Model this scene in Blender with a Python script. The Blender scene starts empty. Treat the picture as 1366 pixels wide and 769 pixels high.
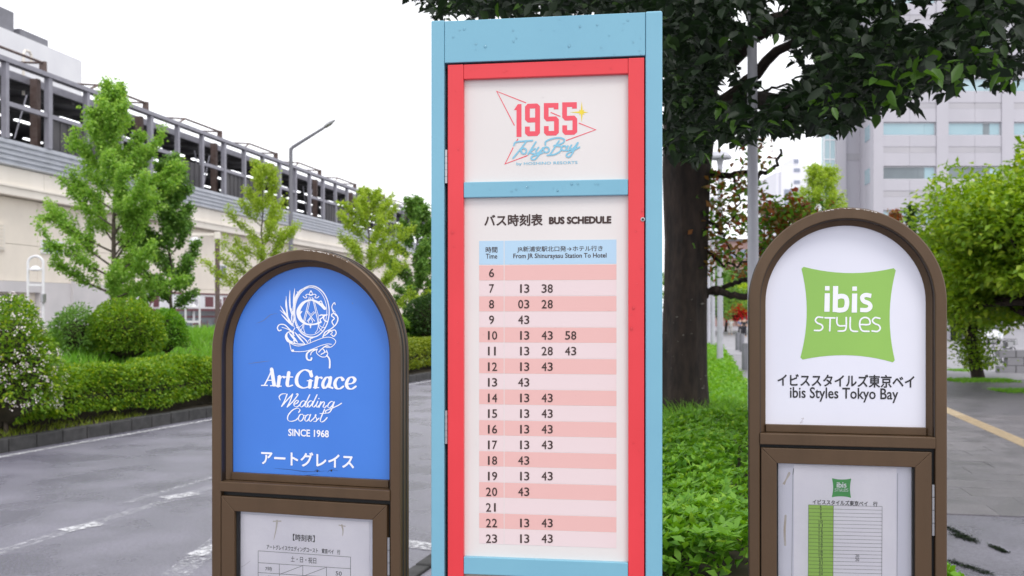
import bpy, bmesh, math, random
import numpy as np
from mathutils import Vector, Matrix
from math import sin, cos, pi, radians, atan2, hypot

S = 1.6                                   # metres per layout unit used while measuring
CAM_F, CX, HY, H = 1328.0, 683.0, 414.0, 2.4
scene = bpy.context.scene
col = scene.collection

# ---------------------------------------------------------------- camera
cam = bpy.data.cameras.new('camera')
cam_o = bpy.data.objects.new('camera', cam)
col.objects.link(cam_o)
cam_o.location = (0, 0, H)
cam_o.rotation_euler = (pi/2, 0, 0)
cam.sensor_width = 36
cam.lens = CAM_F/1366*36
cam.shift_y = 29.5/1366
cam.clip_end = 2000
cam.dof.use_dof = True
cam.dof.focus_distance = 3.45
cam.dof.aperture_fstop = 5.0
scene.camera = cam_o

# ---------------------------------------------------------------- sky and sun
SUN_EL, SUN_AZ = radians(56), radians(158)      # azimuth measured clockwise from +Y
world = bpy.data.worlds.new('World')
scene.world = world
world.use_nodes = True
wn, wl = world.node_tree.nodes, world.node_tree.links
for n in list(wn): wn.remove(n)
wout = wn.new('ShaderNodeOutputWorld')
sky = wn.new('ShaderNodeTexSky'); sky.sky_type = 'NISHITA'; sky.sun_disc = False
sky.sun_elevation = SUN_EL; sky.sun_rotation = SUN_AZ
b1 = wn.new('ShaderNodeBackground'); b1.inputs['Strength'].default_value = 0.10
wl.new(sky.outputs['Color'], b1.inputs['Color'])
tc = wn.new('ShaderNodeTexCoord'); nz = wn.new('ShaderNodeTexNoise')
nz.inputs['Scale'].default_value = 1.6; nz.inputs['Detail'].default_value = 4
wl.new(tc.outputs['Generated'], nz.inputs['Vector'])
rp = wn.new('ShaderNodeValToRGB')
rp.color_ramp.elements[0].position = 0.3; rp.color_ramp.elements[0].color = (1.30, 1.31, 1.38, 1)
rp.color_ramp.elements[1].position = 0.7; rp.color_ramp.elements[1].color = (1.5, 1.5, 1.54, 1)
wl.new(nz.outputs['Fac'], rp.inputs['Fac'])
b2 = wn.new('ShaderNodeBackground'); b2.inputs['Strength'].default_value = 1.0
wl.new(rp.outputs['Color'], b2.inputs['Color'])
mx = wn.new('ShaderNodeMixShader'); mx.inputs[0].default_value = 0.93      # thick bright cloud layer
wl.new(b1.outputs[0], mx.inputs[1]); wl.new(b2.outputs[0], mx.inputs[2]); wl.new(mx.outputs[0], wout.inputs[0])

sun = bpy.data.lights.new('sun', 'SUN'); sun.energy = 1.2; sun.angle = radians(18); sun.color = (1, .97, .92)
sun_o = bpy.data.objects.new('sun', sun); col.objects.link(sun_o)
sd = Vector((sin(SUN_AZ)*cos(SUN_EL), cos(SUN_AZ)*cos(SUN_EL), sin(SUN_EL)))
sun_o.rotation_euler = sd.to_track_quat('Z', 'Y').to_euler()
sun_o.location = (0, -5, 30)

scene.view_settings.view_transform = 'Standard'
scene.view_settings.look = 'None'
scene.view_settings.exposure = 0.16
scene.view_settings.gamma = 1
scene.cycles.max_bounces = 6
scene.cycles.transparent_max_bounces = 12
scene.render.image_settings.color_mode = 'RGB'

# ---------------------------------------------------------------- measuring helpers
def at(px, py, h=0.0):
    """ground-type point: where the sight line of a photo pixel meets height h"""
    y = (H-h)*CAM_F/(py-HY)
    return Vector(((px-CX)/CAM_F*y, y, h))
def atz(px, py, y):
    return Vector(((px-CX)/CAM_F*y, y, H+(HY-py)/CAM_F*y))

# ---------------------------------------------------------------- materials
def new_mat(name):
    m = bpy.data.materials.new(name); m.use_nodes = True
    nt = m.node_tree
    for n in list(nt.nodes): nt.nodes.remove(n)
    out = nt.nodes.new('ShaderNodeOutputMaterial')
    return m, nt, out
def mat(name, c, rough=.6, metal=0., c2=None, scale=8., bump=0., bscale=60., spec=.5, detail=4, emit=None, rough2=None, stretch=None, lo=.35, hi=.65):
    m, nt, out = new_mat(name); N = nt.nodes; L = nt.links
    p = N.new('ShaderNodeBsdfPrincipled'); L.new(p.outputs[0], out.inputs[0])
    p.inputs['Base Color'].default_value = (*c, 1); p.inputs['Roughness'].default_value = rough
    p.inputs['Metallic'].default_value = metal; p.inputs['Specular IOR Level'].default_value = spec
    t = N.new('ShaderNodeTexCoord'); src = t.outputs['Object']
    if stretch:
        mp = N.new('ShaderNodeMapping'); mp.inputs['Scale'].default_value = stretch
        L.new(src, mp.inputs['Vector']); src = mp.outputs[0]
    if c2 is not None or rough2 is not None:
        n = N.new('ShaderNodeTexNoise'); n.inputs['Scale'].default_value = scale; n.inputs['Detail'].default_value = detail
        L.new(src, n.inputs['Vector'])
        r = N.new('ShaderNodeMapRange'); r.inputs[1].default_value = lo; r.inputs[2].default_value = hi
        L.new(n.outputs['Fac'], r.inputs[0])
        if c2 is not None:
            mxn = N.new('ShaderNodeMix'); mxn.data_type = 'RGBA'
            mxn.inputs['A'].default_value = (*c, 1); mxn.inputs['B'].default_value = (*c2, 1)
            L.new(r.outputs[0], mxn.inputs['Factor']); L.new(mxn.outputs['Result'], p.inputs['Base Color'])
        if rough2 is not None:
            r2 = N.new('ShaderNodeMapRange'); r2.inputs[3].default_value = rough; r2.inputs[4].default_value = rough2
            L.new(r.outputs[0], r2.inputs[0]); L.new(r2.outputs[0], p.inputs['Roughness'])
    if bump:
        n = N.new('ShaderNodeTexNoise'); n.inputs['Scale'].default_value = bscale; n.inputs['Detail'].default_value = 6
        L.new(src, n.inputs['Vector'])
        b = N.new('ShaderNodeBump'); b.inputs['Strength'].default_value = bump; b.inputs['Distance'].default_value = .02
        L.new(n.outputs['Fac'], b.inputs['Height']); L.new(b.outputs[0], p.inputs['Normal'])
    if emit:
        p.inputs['Emission Color'].default_value = (*emit[:3], 1); p.inputs['Emission Strength'].default_value = emit[3]
    return m
def leaf_mat(name, c1, c2, c3=None, trans=.35, rough=.45):
    m, nt, out = new_mat(name); N = nt.nodes; L = nt.links
    g = N.new('ShaderNodeNewGeometry'); r = N.new('ShaderNodeValToRGB')
    r.color_ramp.elements[0].color = (*c1, 1); r.color_ramp.elements[1].color = (*c2, 1)
    if c3:
        e = r.color_ramp.elements.new(.9); e.color = (*c2, 1); r.color_ramp.elements[-1].color = (*c3, 1)
    L.new(g.outputs['Random Per Island'], r.inputs['Fac'])
    p = N.new('ShaderNodeBsdfPrincipled'); p.inputs['Roughness'].default_value = rough; p.inputs['Specular IOR Level'].default_value = .35
    L.new(r.outputs[0], p.inputs['Base Color'])
    t = N.new('ShaderNodeBsdfTranslucent'); hs = N.new('ShaderNodeHueSaturation')
    hs.inputs['Saturation'].default_value = 1.1; hs.inputs['Value'].default_value = 1.5; hs.inputs['Hue'].default_value = .49
    L.new(r.outputs[0], hs.inputs['Color']); L.new(hs.outputs[0], t.inputs['Color'])
    x = N.new('ShaderNodeMixShader'); x.inputs[0].default_value = trans
    L.new(p.outputs[0], x.inputs[1]); L.new(t.outputs[0], x.inputs[2]); L.new(x.outputs[0], out.inputs[0])
    return m
def glass_mat(name, tint=(1, 1, 1), rough=.02):
    m, nt, out = new_mat(name); N = nt.nodes; L = nt.links
    t = N.new('ShaderNodeBsdfTransparent'); t.inputs[0].default_value = (*tint, 1)
    g = N.new('ShaderNodeBsdfGlossy'); g.inputs['Roughness'].default_value = rough
    f = N.new('ShaderNodeFresnel'); f.inputs[0].default_value = 1.33
    x = N.new('ShaderNodeMixShader'); L.new(f.outputs[0], x.inputs[0]); L.new(t.outputs[0], x.inputs[1]); L.new(g.outputs[0], x.inputs[2])
    L.new(x.outputs[0], out.inputs[0]); return m

M = {}
M['bronze'] = mat('bronze_paint', (.108, .064, .033), .28, .3, (.084, .049, .024), 9, .05, 300, stretch=(1, 1, .25), rough2=.5, detail=8, lo=.3, hi=.7)
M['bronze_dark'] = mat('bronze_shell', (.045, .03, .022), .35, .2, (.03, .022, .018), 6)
M['gasket'] = mat('black_gasket', (.012, .012, .013), .6)
M['blue_face'] = mat('blue_vinyl', (.062, .215, .69), .30, 0, (.055, .195, .65), 2.5, spec=.4)
M['white_face'] = mat('white_vinyl', (.78, .78, .86), .35, 0, (.74, .74, .83), 2.2, spec=.4)
M['white_print'] = mat('white_print', (.88, .88, .93), .4)
M['black_print'] = mat('black_print', (.02, .02, .022), .5)
M['grey_print'] = mat('grey_print', (.18, .18, .2), .5)
M['faint_print'] = mat('faint_print', (.55, .52, .56), .6)
M['green_print'] = mat('green_print', (.29, .53, .10), .4, 0, (.27, .50, .095), 3)
M['green_print2'] = mat('green_print_dark', (.06, .36, .08), .45)
M['lime_print'] = mat('lime_print', (.36, .62, .10), .5)
M['paper'] = mat('poster_paper', (.93, .91, .96), .6, 0, (.85, .83, .90), 4, .12, 30, detail=6)
M['stain'] = mat('rust_stain', (.52, .44, .36), .7, 0, (.62, .58, .54), 20)
M['sky_paint'] = mat('pale_blue_paint', (.195, .44, .56), .34, 0, (.18, .415, .54), 3, .03, 400)
M['red_paint'] = mat('coral_red_paint', (.76, .045, .058), .36, 0, (.71, .040, .050), 3, .03, 400)
M['cream_panel'] = mat('cream_panel', (.74, .70, .675), .42, 0, (.71, .67, .645), 2.5)
M['tan_panel'] = mat('tan_panel', (.42, .36, .28), .5)
M['row_pink'] = mat('row_pink', (.76, .45, .42), .45)
M['row_pale'] = mat('row_pale', (.76, .62, .62), .45)
M['head_blue'] = mat('header_blue', (.43, .61, .76), .45)
M['red_print'] = mat('red_print', (.80, .085, .12), .45)
M['brownblack_print'] = mat('schedule_print', (.045, .022, .018), .5)
M['aqua_print'] = mat('aqua_print', (.22, .51, .66), .45)
M['yellow_print'] = mat('yellow_print', (.80, .62, .04), .45)
M['steel'] = mat('steel', (.42, .42, .43), .3, .9)
M['steel_paint'] = mat('grey_steel_paint', (.19, .19, .215), .5, .1, (.16, .16, .18), 2)
M['water'] = glass_mat('raindrop_water', (1, 1, 1), .0)
M['pane'] = glass_mat('clear_pane')
M['scuff'] = mat('scuff_marks', (.70, .66, .62), .7)
M['bark'] = mat('dark_bark', (.016, .011, .009), .9, 0, (.042, .028, .021), 9, .9, 22, stretch=(1, 1, .35))
M['lichen'] = mat('lichen', (.17, .16, .14), .9)
M['bark2'] = mat('grey_brown_bark', (.11, .085, .065), .9, 0, (.07, .055, .045), 12, .5, 40)
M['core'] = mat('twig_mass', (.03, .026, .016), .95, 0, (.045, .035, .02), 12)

# ---------------------------------------------------------------- mesh helpers
def link(name, me, m, parent=None):
    o = bpy.data.objects.new(name, me); col.objects.link(o)
    if m is not None: me.materials.append(m)
    if parent is not None: o.parent = parent
    return o
class MB:
    """collects boxes, tubes, polygons and builds one mesh object"""
    def __init__(s, sc=1.0): s.v = []; s.f = []; s.sc = sc
    def add(s, vs, fs):
        b = len(s.v); s.v += [tuple(v) for v in vs]; s.f += [tuple(i+b for i in f) for f in fs]; return s
    def box(s, x0, x1, y0, y1, z0, z1):
        x0, x1 = min(x0, x1), max(x0, x1); y0, y1 = min(y0, y1), max(y0, y1); z0, z1 = min(z0, z1), max(z0, z1)
        return s.add([(x0,y0,z0),(x1,y0,z0),(x1,y1,z0),(x0,y1,z0),(x0,y0,z1),(x1,y0,z1),(x1,y1,z1),(x0,y1,z1)],
                     [(0,3,2,1),(4,5,6,7),(0,1,5,4),(1,2,6,5),(2,3,7,6),(3,0,4,7)])
    def prism(s, poly, y0, y1):                                  # polygon in x,z pushed along y
        n = len(poly)
        a = sum(poly[i][0]*poly[(i+1)%n][1]-poly[(i+1)%n][0]*poly[i][1] for i in range(n))
        if a < 0: poly = poly[::-1]
        return s.add([(x,y0,z) for x,z in poly]+[(x,y1,z) for x,z in poly],
                     [tuple(range(n)), tuple(range(2*n-1, n-1, -1))]+[(i,i+n,(i+1)%n+n,(i+1)%n) for i in range(n)])
    def slab(s, poly, z0, z1):                                   # polygon in x,y pushed along z
        n = len(poly)
        a = sum(poly[i][0]*poly[(i+1)%n][1]-poly[(i+1)%n][0]*poly[i][1] for i in range(n))
        if a < 0: poly = poly[::-1]
        return s.add([(x,y,z0) for x,y in poly]+[(x,y,z1) for x,y in poly],
                     [tuple(range(n-1,-1,-1)), tuple(range(n, 2*n))]+[(i,(i+1)%n,(i+1)%n+n,i+n) for i in range(n)])
    def tube(s, pts, rad, n=8, cap=True):
        pts = [Vector(p) for p in pts]
        if not isinstance(rad, (list, tuple)): rad = [rad]*len(pts)
        rings = []; up = None
        for i, p in enumerate(pts):
            d = (pts[min(i+1, len(pts)-1)]-pts[max(i-1, 0)])
            d = d.normalized() if d.length > 1e-9 else Vector((0,0,1))
            if up is None: up = Vector((0,1,0)) if abs(d.z) > .9 else Vector((0,0,1))
            a = d.cross(up)
            if a.length < 1e-5: a = d.cross(Vector((1,0,0)))
            a.normalize(); b = d.cross(a).normalized(); up = -b if False else up
            rings.append([p+(a*cos(2*pi*k/n)+b*sin(2*pi*k/n))*rad[i] for k in range(n)])
        vs = [q for r in rings for q in r]
        fs = [(i*n+k, i*n+(k+1)%n, (i+1)*n+(k+1)%n, (i+1)*n+k) for i in range(len(pts)-1) for k in range(n)]
        if cap: fs += [tuple(range(n-1,-1,-1)), tuple(range((len(pts)-1)*n, len(pts)*n))]
        return s.add(vs, fs)
    def lathe(s, prof, n=16, c=(0,0,0)):                         # (radius, z)
        vs = [(c[0]+r*cos(2*pi*k/n), c[1]+r*sin(2*pi*k/n), c[2]+z) for r, z in prof for k in range(n)]
        fs = [(i*n+k, i*n+(k+1)%n, (i+1)*n+(k+1)%n, (i+1)*n+k) for i in range(len(prof)-1) for k in range(n)]
        return s.add(vs, fs)
    def mesh(s, name, smooth=False):
        me = bpy.data.meshes.new(name)
        me.from_pydata([(x*s.sc, y*s.sc, z*s.sc) for x, y, z in s.v], [], s.f)
        if smooth:
            me.shade_smooth(); me.set_sharp_from_angle(angle=radians(38))
        return me
    def build(s, name, m, parent=None, bevel=0, smooth=False, kind=None, label=None):
        o = link(name, s.mesh(name, smooth), m, parent)
        if bevel:
            b = o.modifiers.new('edge', 'BEVEL'); b.width = bevel; b.segments = 2; b.limit_method = 'ANGLE'
        if kind: o['kind'] = kind
        if label: o['label'] = label
        return o
def tag(o, label=None, cat=None, group=None, kind=None):
    if label: o['label'] = label
    if cat: o['category'] = cat
    if group: o['group'] = group
    if kind: o['kind'] = kind
    return o
def empty(name, loc=(0,0,0), rz=0, label=None, cat=None, group=None, kind=None):
    o = bpy.data.objects.new(name, None); col.objects.link(o)
    o.location = loc; o.rotation_euler = (0, 0, rz); o.empty_display_size = .2
    return tag(o, label, cat, group, kind)
def copy_tree(o, parent=None):
    c = o.copy(); col.objects.link(c)
    if parent is not None: c.parent = parent
    for ch in list(o.children): copy_tree(ch, c)
    return c

# ---------------------------------------------------------------- lettering drawn as strokes
def catmull(pts, k=6, closed=False):
    P = [np.array(p, float) for p in pts]
    if len(P) < 3: return P
    out = []
    n = len(P)
    rng = range(n if closed else n-1)
    for i in rng:
        p0 = P[(i-1) % n] if closed or i > 0 else 2*P[0]-P[1]
        p1 = P[i]; p2 = P[(i+1) % n]
        p3 = P[(i+2) % n] if closed or i+2 < n else 2*P[-1]-P[-2]
        for j in range(k):
            t = j/k
            out.append(.5*((2*p1)+(-p0+p2)*t+(2*p0-5*p1+4*p2-p3)*t*t+(-p0+3*p1-3*p2+p3)*t**3))
    out.append(P[0] if closed else P[-1])
    return out
class Ink:
    """strokes and polygons laid on a sign face; coordinates are measured on an enlarged crop of the photo
    and turned into points of the sign's own face plane"""
    def __init__(s, fr, depth, ox, oy, sc): s.fr = fr; s.d = depth; s.o = (ox, oy, sc); s.mb = MB(); s.n = 0
    def P(s, x, y, lift=0):
        ox, oy, sc = s.o
        u, h = s.fr.uv(ox+x/sc, oy+y/sc, s.d)
        return (u, s.d-.0006-lift, h)
    def poly(s, pts):
        s.n += 1; b = [s.P(x, y, s.n*1.2e-5) for x, y in pts]
        a = sum(b[i][0]*b[(i+1)%len(b)][2]-b[(i+1)%len(b)][0]*b[i][2] for i in range(len(b)))
        if a < 0: b = b[::-1]
        s.mb.add(b, [tuple(range(len(b)))]); return s
    def quad(s, x0, y0, x1, y1): return s.poly([(x0,y0),(x1,y0),(x1,y1),(x0,y1)])
    def stroke(s, pts, w=6, nib=None, ang=0, smooth=True, taper=None, closed=False, cap=True, k=6):
        s.n += 1
        C = catmull(pts, k, closed) if smooth and len(pts) > 2 else [np.array(p, float) for p in pts]
        n = len(C); L = []; R = []; W = []
        for i, p in enumerate(C):
            if smooth:
                if closed and i in (0, n-1): d = C[1]-C[-2]
                else: d = C[min(i+1, n-1)]-C[max(i-1, 0)]
                d = d/(np.hypot(*d)+1e-9); nrm = np.array((-d[1], d[0])); mit = 1
            else:
                a = C[i]-C[i-1] if i else C[1]-C[0]; b = C[i+1]-C[i] if i < n-1 else a
                a = a/(np.hypot(*a)+1e-9); b = b/(np.hypot(*b)+1e-9)
                n1 = np.array((-a[1], a[0])); n2 = np.array((-b[1], b[0])); nrm = n1+n2; nrm = nrm/(np.hypot(*nrm)+1e-9)
                mit = 1/max(.5, float(nrm@n1)); d = b
            hw = w/2
            if nib:
                th = atan2(d[1], d[0])-ang
                hw = .5*hypot(nib[0]*sin(th), nib[1]*cos(th))
            if taper:
                t = i/(n-1); hw *= taper(t)
            W.append(hw); L.append(p+nrm*hw*mit); R.append(p-nrm*hw*mit)
        z0 = s.n*1.2e-5
        vs = [s.P(*q, z0+i*4e-7) for i, ab in enumerate(zip(L, R)) for q in ab]
        s.mb.add(vs, [(2*i, 2*i+1, 2*i+3, 2*i+2) for i in range(n-1)])
        if cap and smooth and not closed:
            for e in (0, n-1):
                if W[e] < .8: continue
                s.n += 0
                c = C[e]; vs = [s.P(c[0]+W[e]*cos(2*pi*k2/10), c[1]-W[e]*sin(2*pi*k2/10), z0+6e-6) for k2 in range(10)]
                s.mb.add(vs, [tuple(range(10))])
        return s
    def ell(s, cx, cy, rx, ry, w, rot=0, **kw):
        pts = []
        for k in range(14):
            a = 2*pi*k/14; x, y = rx*cos(a), ry*sin(a)
            pts.append((cx+x*cos(rot)-y*sin(rot), cy+x*sin(rot)+y*cos(rot)))
        return s.stroke(pts, w, closed=True, **kw)
    def dot(s, x, y, r): return s.poly([(x+r*cos(2*pi*k/10), y+r*sin(2*pi*k/10)) for k in range(10)])
    def build(s, name, m, parent, **kw): return s.mb.build(name, m, parent, **kw)

TEXTS = []
def text(fr, body, x0, x1, yb, yt, m, parent, depth, bold=0.0, name='lettering'):
    """lettering fitted to the box x0..x1, yb..yt (photo pixels) of a sign face"""
    c = bpy.data.curves.new(name, 'FONT'); c.body = body; c.size = .1; c['bold'] = bold
    c.resolution_u = 3; c.materials.append(m)
    o = bpy.data.objects.new(name, c); col.objects.link(o); o.parent = parent
    a = fr.uv(x0, yb, depth); b = fr.uv(x1, yb, depth); t = fr.uv((x0+x1)/2, yt, depth); bb = fr.uv((x0+x1)/2, yb, depth)
    TEXTS.append((o, a[0], b[0], bb[1], t[1], depth))
    return o
def fit_texts():
    """turn every piece of lettering into a mesh of its own and fit it to its place"""
    bpy.context.view_layer.update()
    dg = bpy.context.evaluated_depsgraph_get()
    for o, u0, u1, h0, h1, d in TEXTS:
        me = bpy.data.meshes.new_from_object(o.evaluated_get(dg), depsgraph=dg)
        n = len(me.vertices); co = np.zeros(n*3); me.vertices.foreach_get('co', co); co = co.reshape(n, 3)
        x0, y0 = co[:, 0].min(), co[:, 1].min(); x1, y1 = co[:, 0].max(), co[:, 1].max()
        out = np.empty_like(co)
        out[:, 0] = u0+(co[:, 0]-x0)/max(x1-x0, 1e-6)*(u1-u0); out[:, 2] = h0+(co[:, 1]-y0)/max(y1-y0, 1e-6)*(h1-h0); out[:, 1] = d-.0011
        me.vertices.foreach_set('co', out.ravel()); me.update()
        bd = o.data.get('bold', 0)*(h1-h0)
        if bd > 0:
            base = me; vs = [tuple(v.co) for v in base.vertices]; fs = [tuple(p.vertices) for p in base.polygons]; V2 = []; F2 = []
            for k, (ax_, az_) in enumerate(((0,0),(1,0),(-1,0),(0,1),(0,-1),(.7,.7),(-.7,-.7),(.7,-.7),(-.7,.7))):
                F2 += [tuple(i+len(V2) for i in f) for f in fs]; V2 += [(x+ax_*bd, y-k*1.5e-5, z+az_*bd) for x, y, z in vs]
            me = bpy.data.meshes.new('lettering'); me.from_pydata(V2, [], F2); me.materials.append(base.materials[0])
        q = bpy.data.objects.new('lettering', me); par = o.parent; c = o.data
        bpy.data.objects.remove(o); bpy.data.curves.remove(c)
        q.name = 'lettering'; col.objects.link(q); q.parent = par

class Face:
    """the front plane of a sign: a spot on it, how far it is turned, and its own x (along) and z (up)"""
    def __init__(s, pxref, yref, deg):
        a = radians(deg); s.U = np.array((cos(a), -sin(a))); s.N = np.array((sin(a), cos(a))); s.a = a
        s.P0 = np.array(((pxref-CX)/CAM_F*yref, yref))
    def uv(s, px, py, depth=0):
        d = np.array(((px-CX)/CAM_F, 1.0)); t = ((s.P0@s.N)+depth)/(d@s.N)
        p = d*t
        return float((p-s.P0)@s.U), float(H+(HY-py)/CAM_F*t)
    def root(s, name, label, cat):
        return empty(name, (s.P0[0], s.P0[1], 0.1), -s.a, label, cat)

# the pavement top is 0.1 m up, so sign parts are built in heights above it
class RFace(Face):
    def uv(s, px, py, depth=0):
        u, h = Face.uv(s, px, py, depth); return u, h-.1

def sweep(profile, path, closed_profile=True):
    """profile: (outward offset, depth y); path: list of (x, z, nx, nz)"""
    mb = MB(); n = len(profile)
    for (x, z, nx, nz) in path: mb.v += [(x+nx*o, y, z+nz*o) for o, y in profile]
    for i in range(len(path)-1):
        for k in range(n if closed_profile else n-1):
            mb.f.append((i*n+k, i*n+(k+1)%n, (i+1)*n+(k+1)%n, (i+1)*n+k))
    mb.f.append(tuple(range(n-1,-1,-1))); mb.f.append(tuple(range((len(path)-1)*n, len(path)*n)))
    return mb
def arch_path(x0, x1, ztop, zbot, n=40):
    r = (x1-x0)/2; cx = (x0+x1)/2; cz = ztop-r
    p = [(x0, zbot, -1, 0)]
    for k in range(n+1):
        a = pi-pi*k/n; p.append((cx+r*cos(a), cz+r*sin(a), cos(a), sin(a)))
    p.append((x1, zbot, 1, 0)); return p
def arch_poly(x0, x1, ztop, zbot, n=36):
    return [(a, b) for a, b, _, _ in arch_path(x0, x1, ztop, zbot, n)]

def make_kiosk(fr, name, label, px0, px1, apex, ybar, ybar2, facemat, xpan, ydoor):
    """rounded-top bus-stop board in bronze: arched frame, face panel, cross bar, glazed timetable door"""
    root = fr.root(name, label, 'bus stop sign')
    u0, _ = fr.uv(px0, HY); u1, _ = fr.uv(px1, HY); _, top = fr.uv((px0+px1)/2, apex)
    D = .085; rw = .040
    # outer ring: front face, rounded nose, grooved shell
    prof = [(-rw, .030), (-rw, .003), (-rw+.003, 0), (-.004, 0), (0, .004), (0, .022), (-.004, .025), (-.004, .029), (0, .032),
            (0, .052), (-.004, .055), (-.004, .059), (0, .062), (0, D-.004), (-.004, D), (-rw, D), (-rw, .034)]
    path = arch_path(u0, u1, top, .0)
    sweep(prof, path).build('frame', M['bronze'], root, smooth=True)
    ins = [(a-nx*0, b, nx, nz) for a, b, nx, nz in path]
    sweep([(.0012, .0225), (.0012, .0315), (-.002, .0315), (-.002, .0225)], path).build('shell_seam', M['gasket'], root)
    sweep([(.0012, .0525), (.0012, .0615), (-.002, .0615), (-.002, .0525)], path).build('shell_seam', M['gasket'], root)
    # bead inside the ring
    b0, b1 = fr.uv(xpan[0], 500, .052)[0], fr.uv(xpan[1], 500, .052)[0]
    zbar_t = fr.uv((px0+px1)/2, ybar)[1]; zbar_b = fr.uv((px0+px1)/2, ybar2)[1]
    bw0 = b0-(u0+rw); bw1 = (u1-rw)-b1
    bw = .022
    ipath = arch_path(u0+rw, u1-rw, top-rw, zbar_t)
    sweep([(0, .030), (-bw*.45, .036), (-bw, .046), (-bw, .060), (0, .060)], ipath).build('bead', M['bronze'], root, smooth=True)
    sweep([(-rw+.0005, .0035), (-rw-.003, .0045), (-rw-.003, .034), (-rw+.0005, .034)], [(a, b, nx, nz) for a, b, nx, nz in arch_path(u0, u1, top, zbar_t)]).build('gasket_and_jamb_shade', M['bronze_dark'], root)  # no gasket: dark lining that puts the shade of the recess onto its jamb
    # face panel
    pan = MB().prism(arch_poly(u0+rw+bw-.004, u1-rw-bw+.004, top-rw-bw+.004, zbar_t-.001), .052, .060).build('face_panel', facemat, root)
    MB().prism(arch_poly(u0+rw-.003, u1-rw+.003, top-rw+.003, .05), .064, .074).build('back_panel', M['bronze_dark'], root)
    # bottom rebate of the face
    MB().box(u0+rw+bw, u1-rw-bw, .036, .054, zbar_t+.0, zbar_t+.028).build('sill', M['bronze'], root, bevel=.002)
    # cross bar, proud of the ring
    MB().box(u0+rw-.001, u1-rw+.001, -.006, .060, zbar_b, zbar_t-.001).build('crossbar', M['bronze'], root, bevel=.003)
    MB().box(u0+rw, u1-rw, .022, .062, zbar_b-.022, zbar_b-.001).build('gap_gasket', M['gasket'], root)
    # door: four mitred members
    dt = fr.uv((px0+px1)/2, ydoor)[1]; db = .25; dl = u0+rw+.004; dr = u1-rw-.012; fw = .056
    o = [(dl, db), (dr, db), (dr, dt), (dl, dt)]; i = [(dl+fw, db+fw), (dr-fw, db+fw), (dr-fw, dt-fw), (dl+fw, dt-fw)]
    for k in range(4):
        a, b, c, d = o[k], o[(k+1)%4], i[(k+1)%4], i[k]
        MB().prism([a, b, c, d], -.002, .030).build('door_member', M['bronze'], root, bevel=.0022)
    MB().box(dl+fw-.006, dr-fw+.006, .034, .040, db+fw-.006, dt-fw+.006).build('poster_board', M['white_face'], root)
    for (a, b, c, d) in ((dl+fw-.001, dl+fw+.006, db+fw, dt-fw), (dr-fw-.006, dr-fw+.001, db+fw, dt-fw)):
        MB().box(a, b, .012, .034, c, d).build('gasket_and_jamb_shade', M['gasket'], root)
    MB().box(dr+.001, u1-rw-.001, .020, .060, db, dt).build('gap_gasket', M['gasket'], root)
    MB().box(dl+fw-.004, dr-fw+.004, .016, .019, db+fw-.004, dt-fw+.004).build('glass_pane', M['pane'], root)
    # hinge in the gap
    zh = dt-.115
    hg = MB()
    for q in range(4): hg.tube([(dr+.0055, .003, zh-q*.046-.001), (dr+.0055, .003, zh-q*.046-.045)], .0055, 10)
    hg.build('hinge', M['steel'], root, smooth=True)
    # lower rail and base plate
    MB().box(u0+rw-.001, u1-rw+.001, 0, .062, .12, .24).build('lower_rail', M['bronze'], root, bevel=.003)
    MB().box(u0-.08, u1+.08, -.14, .22, 0, .012).build('base_plate', M['bronze_dark'], root, bevel=.003)
    return root, pan, dict(u0=u0, u1=u1, top=top, rw=rw, bw=bw, dl=dl, dr=dr, fw=fw, dt=dt, db=db, zb=zbar_t)

# ================================================================ THE BLUE WEDDING SIGN
fA = RFace(408, 2.30*S, 16.2)
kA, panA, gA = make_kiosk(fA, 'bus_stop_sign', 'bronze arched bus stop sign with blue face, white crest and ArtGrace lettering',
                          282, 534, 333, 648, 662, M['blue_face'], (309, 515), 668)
dA = .052
ik = Ink(fA, dA, 360, 370, 6.409)
ik.ell(356, 295, 152, 220, 9); ik.ell(350, 292, 138, 203, 5); ik.ell(362, 298, 146, 212, 3)
# monogram
ik.stroke([(470,268),(440,238),(395,208),(345,196),(285,222),(245,290),(262,360),(318,402),(385,402),(436,385)], nib=(34,12), ang=0)
ik.stroke([(420,212),(440,205),(450,228),(475,266)], 9); ik.stroke([(425,330),(445,322),(458,335),(445,350),(430,362),(440,385)], 10)
ik.stroke([(490,322),(468,330),(460,350),(470,372),(490,380)], 11); ik.stroke([(430,325),(490,322)], 8)
ik.stroke([(338,170),(318,260),(295,350),(280,430),(258,462)], 6); ik.stroke([(350,175),(330,262),(306,352),(290,432),(300,478)], 5)
ik.stroke([(362,172),(385,262),(405,352),(422,430),(450,462)], 6); ik.stroke([(374,180),(396,262),(416,345),(410,440),(388,478)], 5)
ik.stroke([(225,432),(258,425),(286,400)], 5); ik.stroke([(470,432),(440,425),(418,400)], 5)
ik.stroke([(312,288),(352,338),(386,378)], 6, smooth=False); ik.stroke([(388,300),(352,338),(318,378)], 6, smooth=False)
ik.stroke([(350,350),(330,378),(348,432),(366,378),(350,350)], 6, smooth=False); ik.stroke([(348,395),(348,436)], 9, smooth=False)
ik.stroke([(325,290),(352,320),(380,292)], 4, smooth=False)
ik.stroke([(250,290),(262,300),(275,292),(262,312)], 8)
# crown piece
ik.dot(352,122,9); ik.stroke([(352,118),(338,142),(352,152),(366,142),(352,118)], 6)
ik.stroke([(352,158),(325,146),(308,155),(318,172),(300,178),(286,165)], 7); ik.stroke([(352,158),(380,146),(396,155),(386,172),(404,178),(420,165)], 7)
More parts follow.
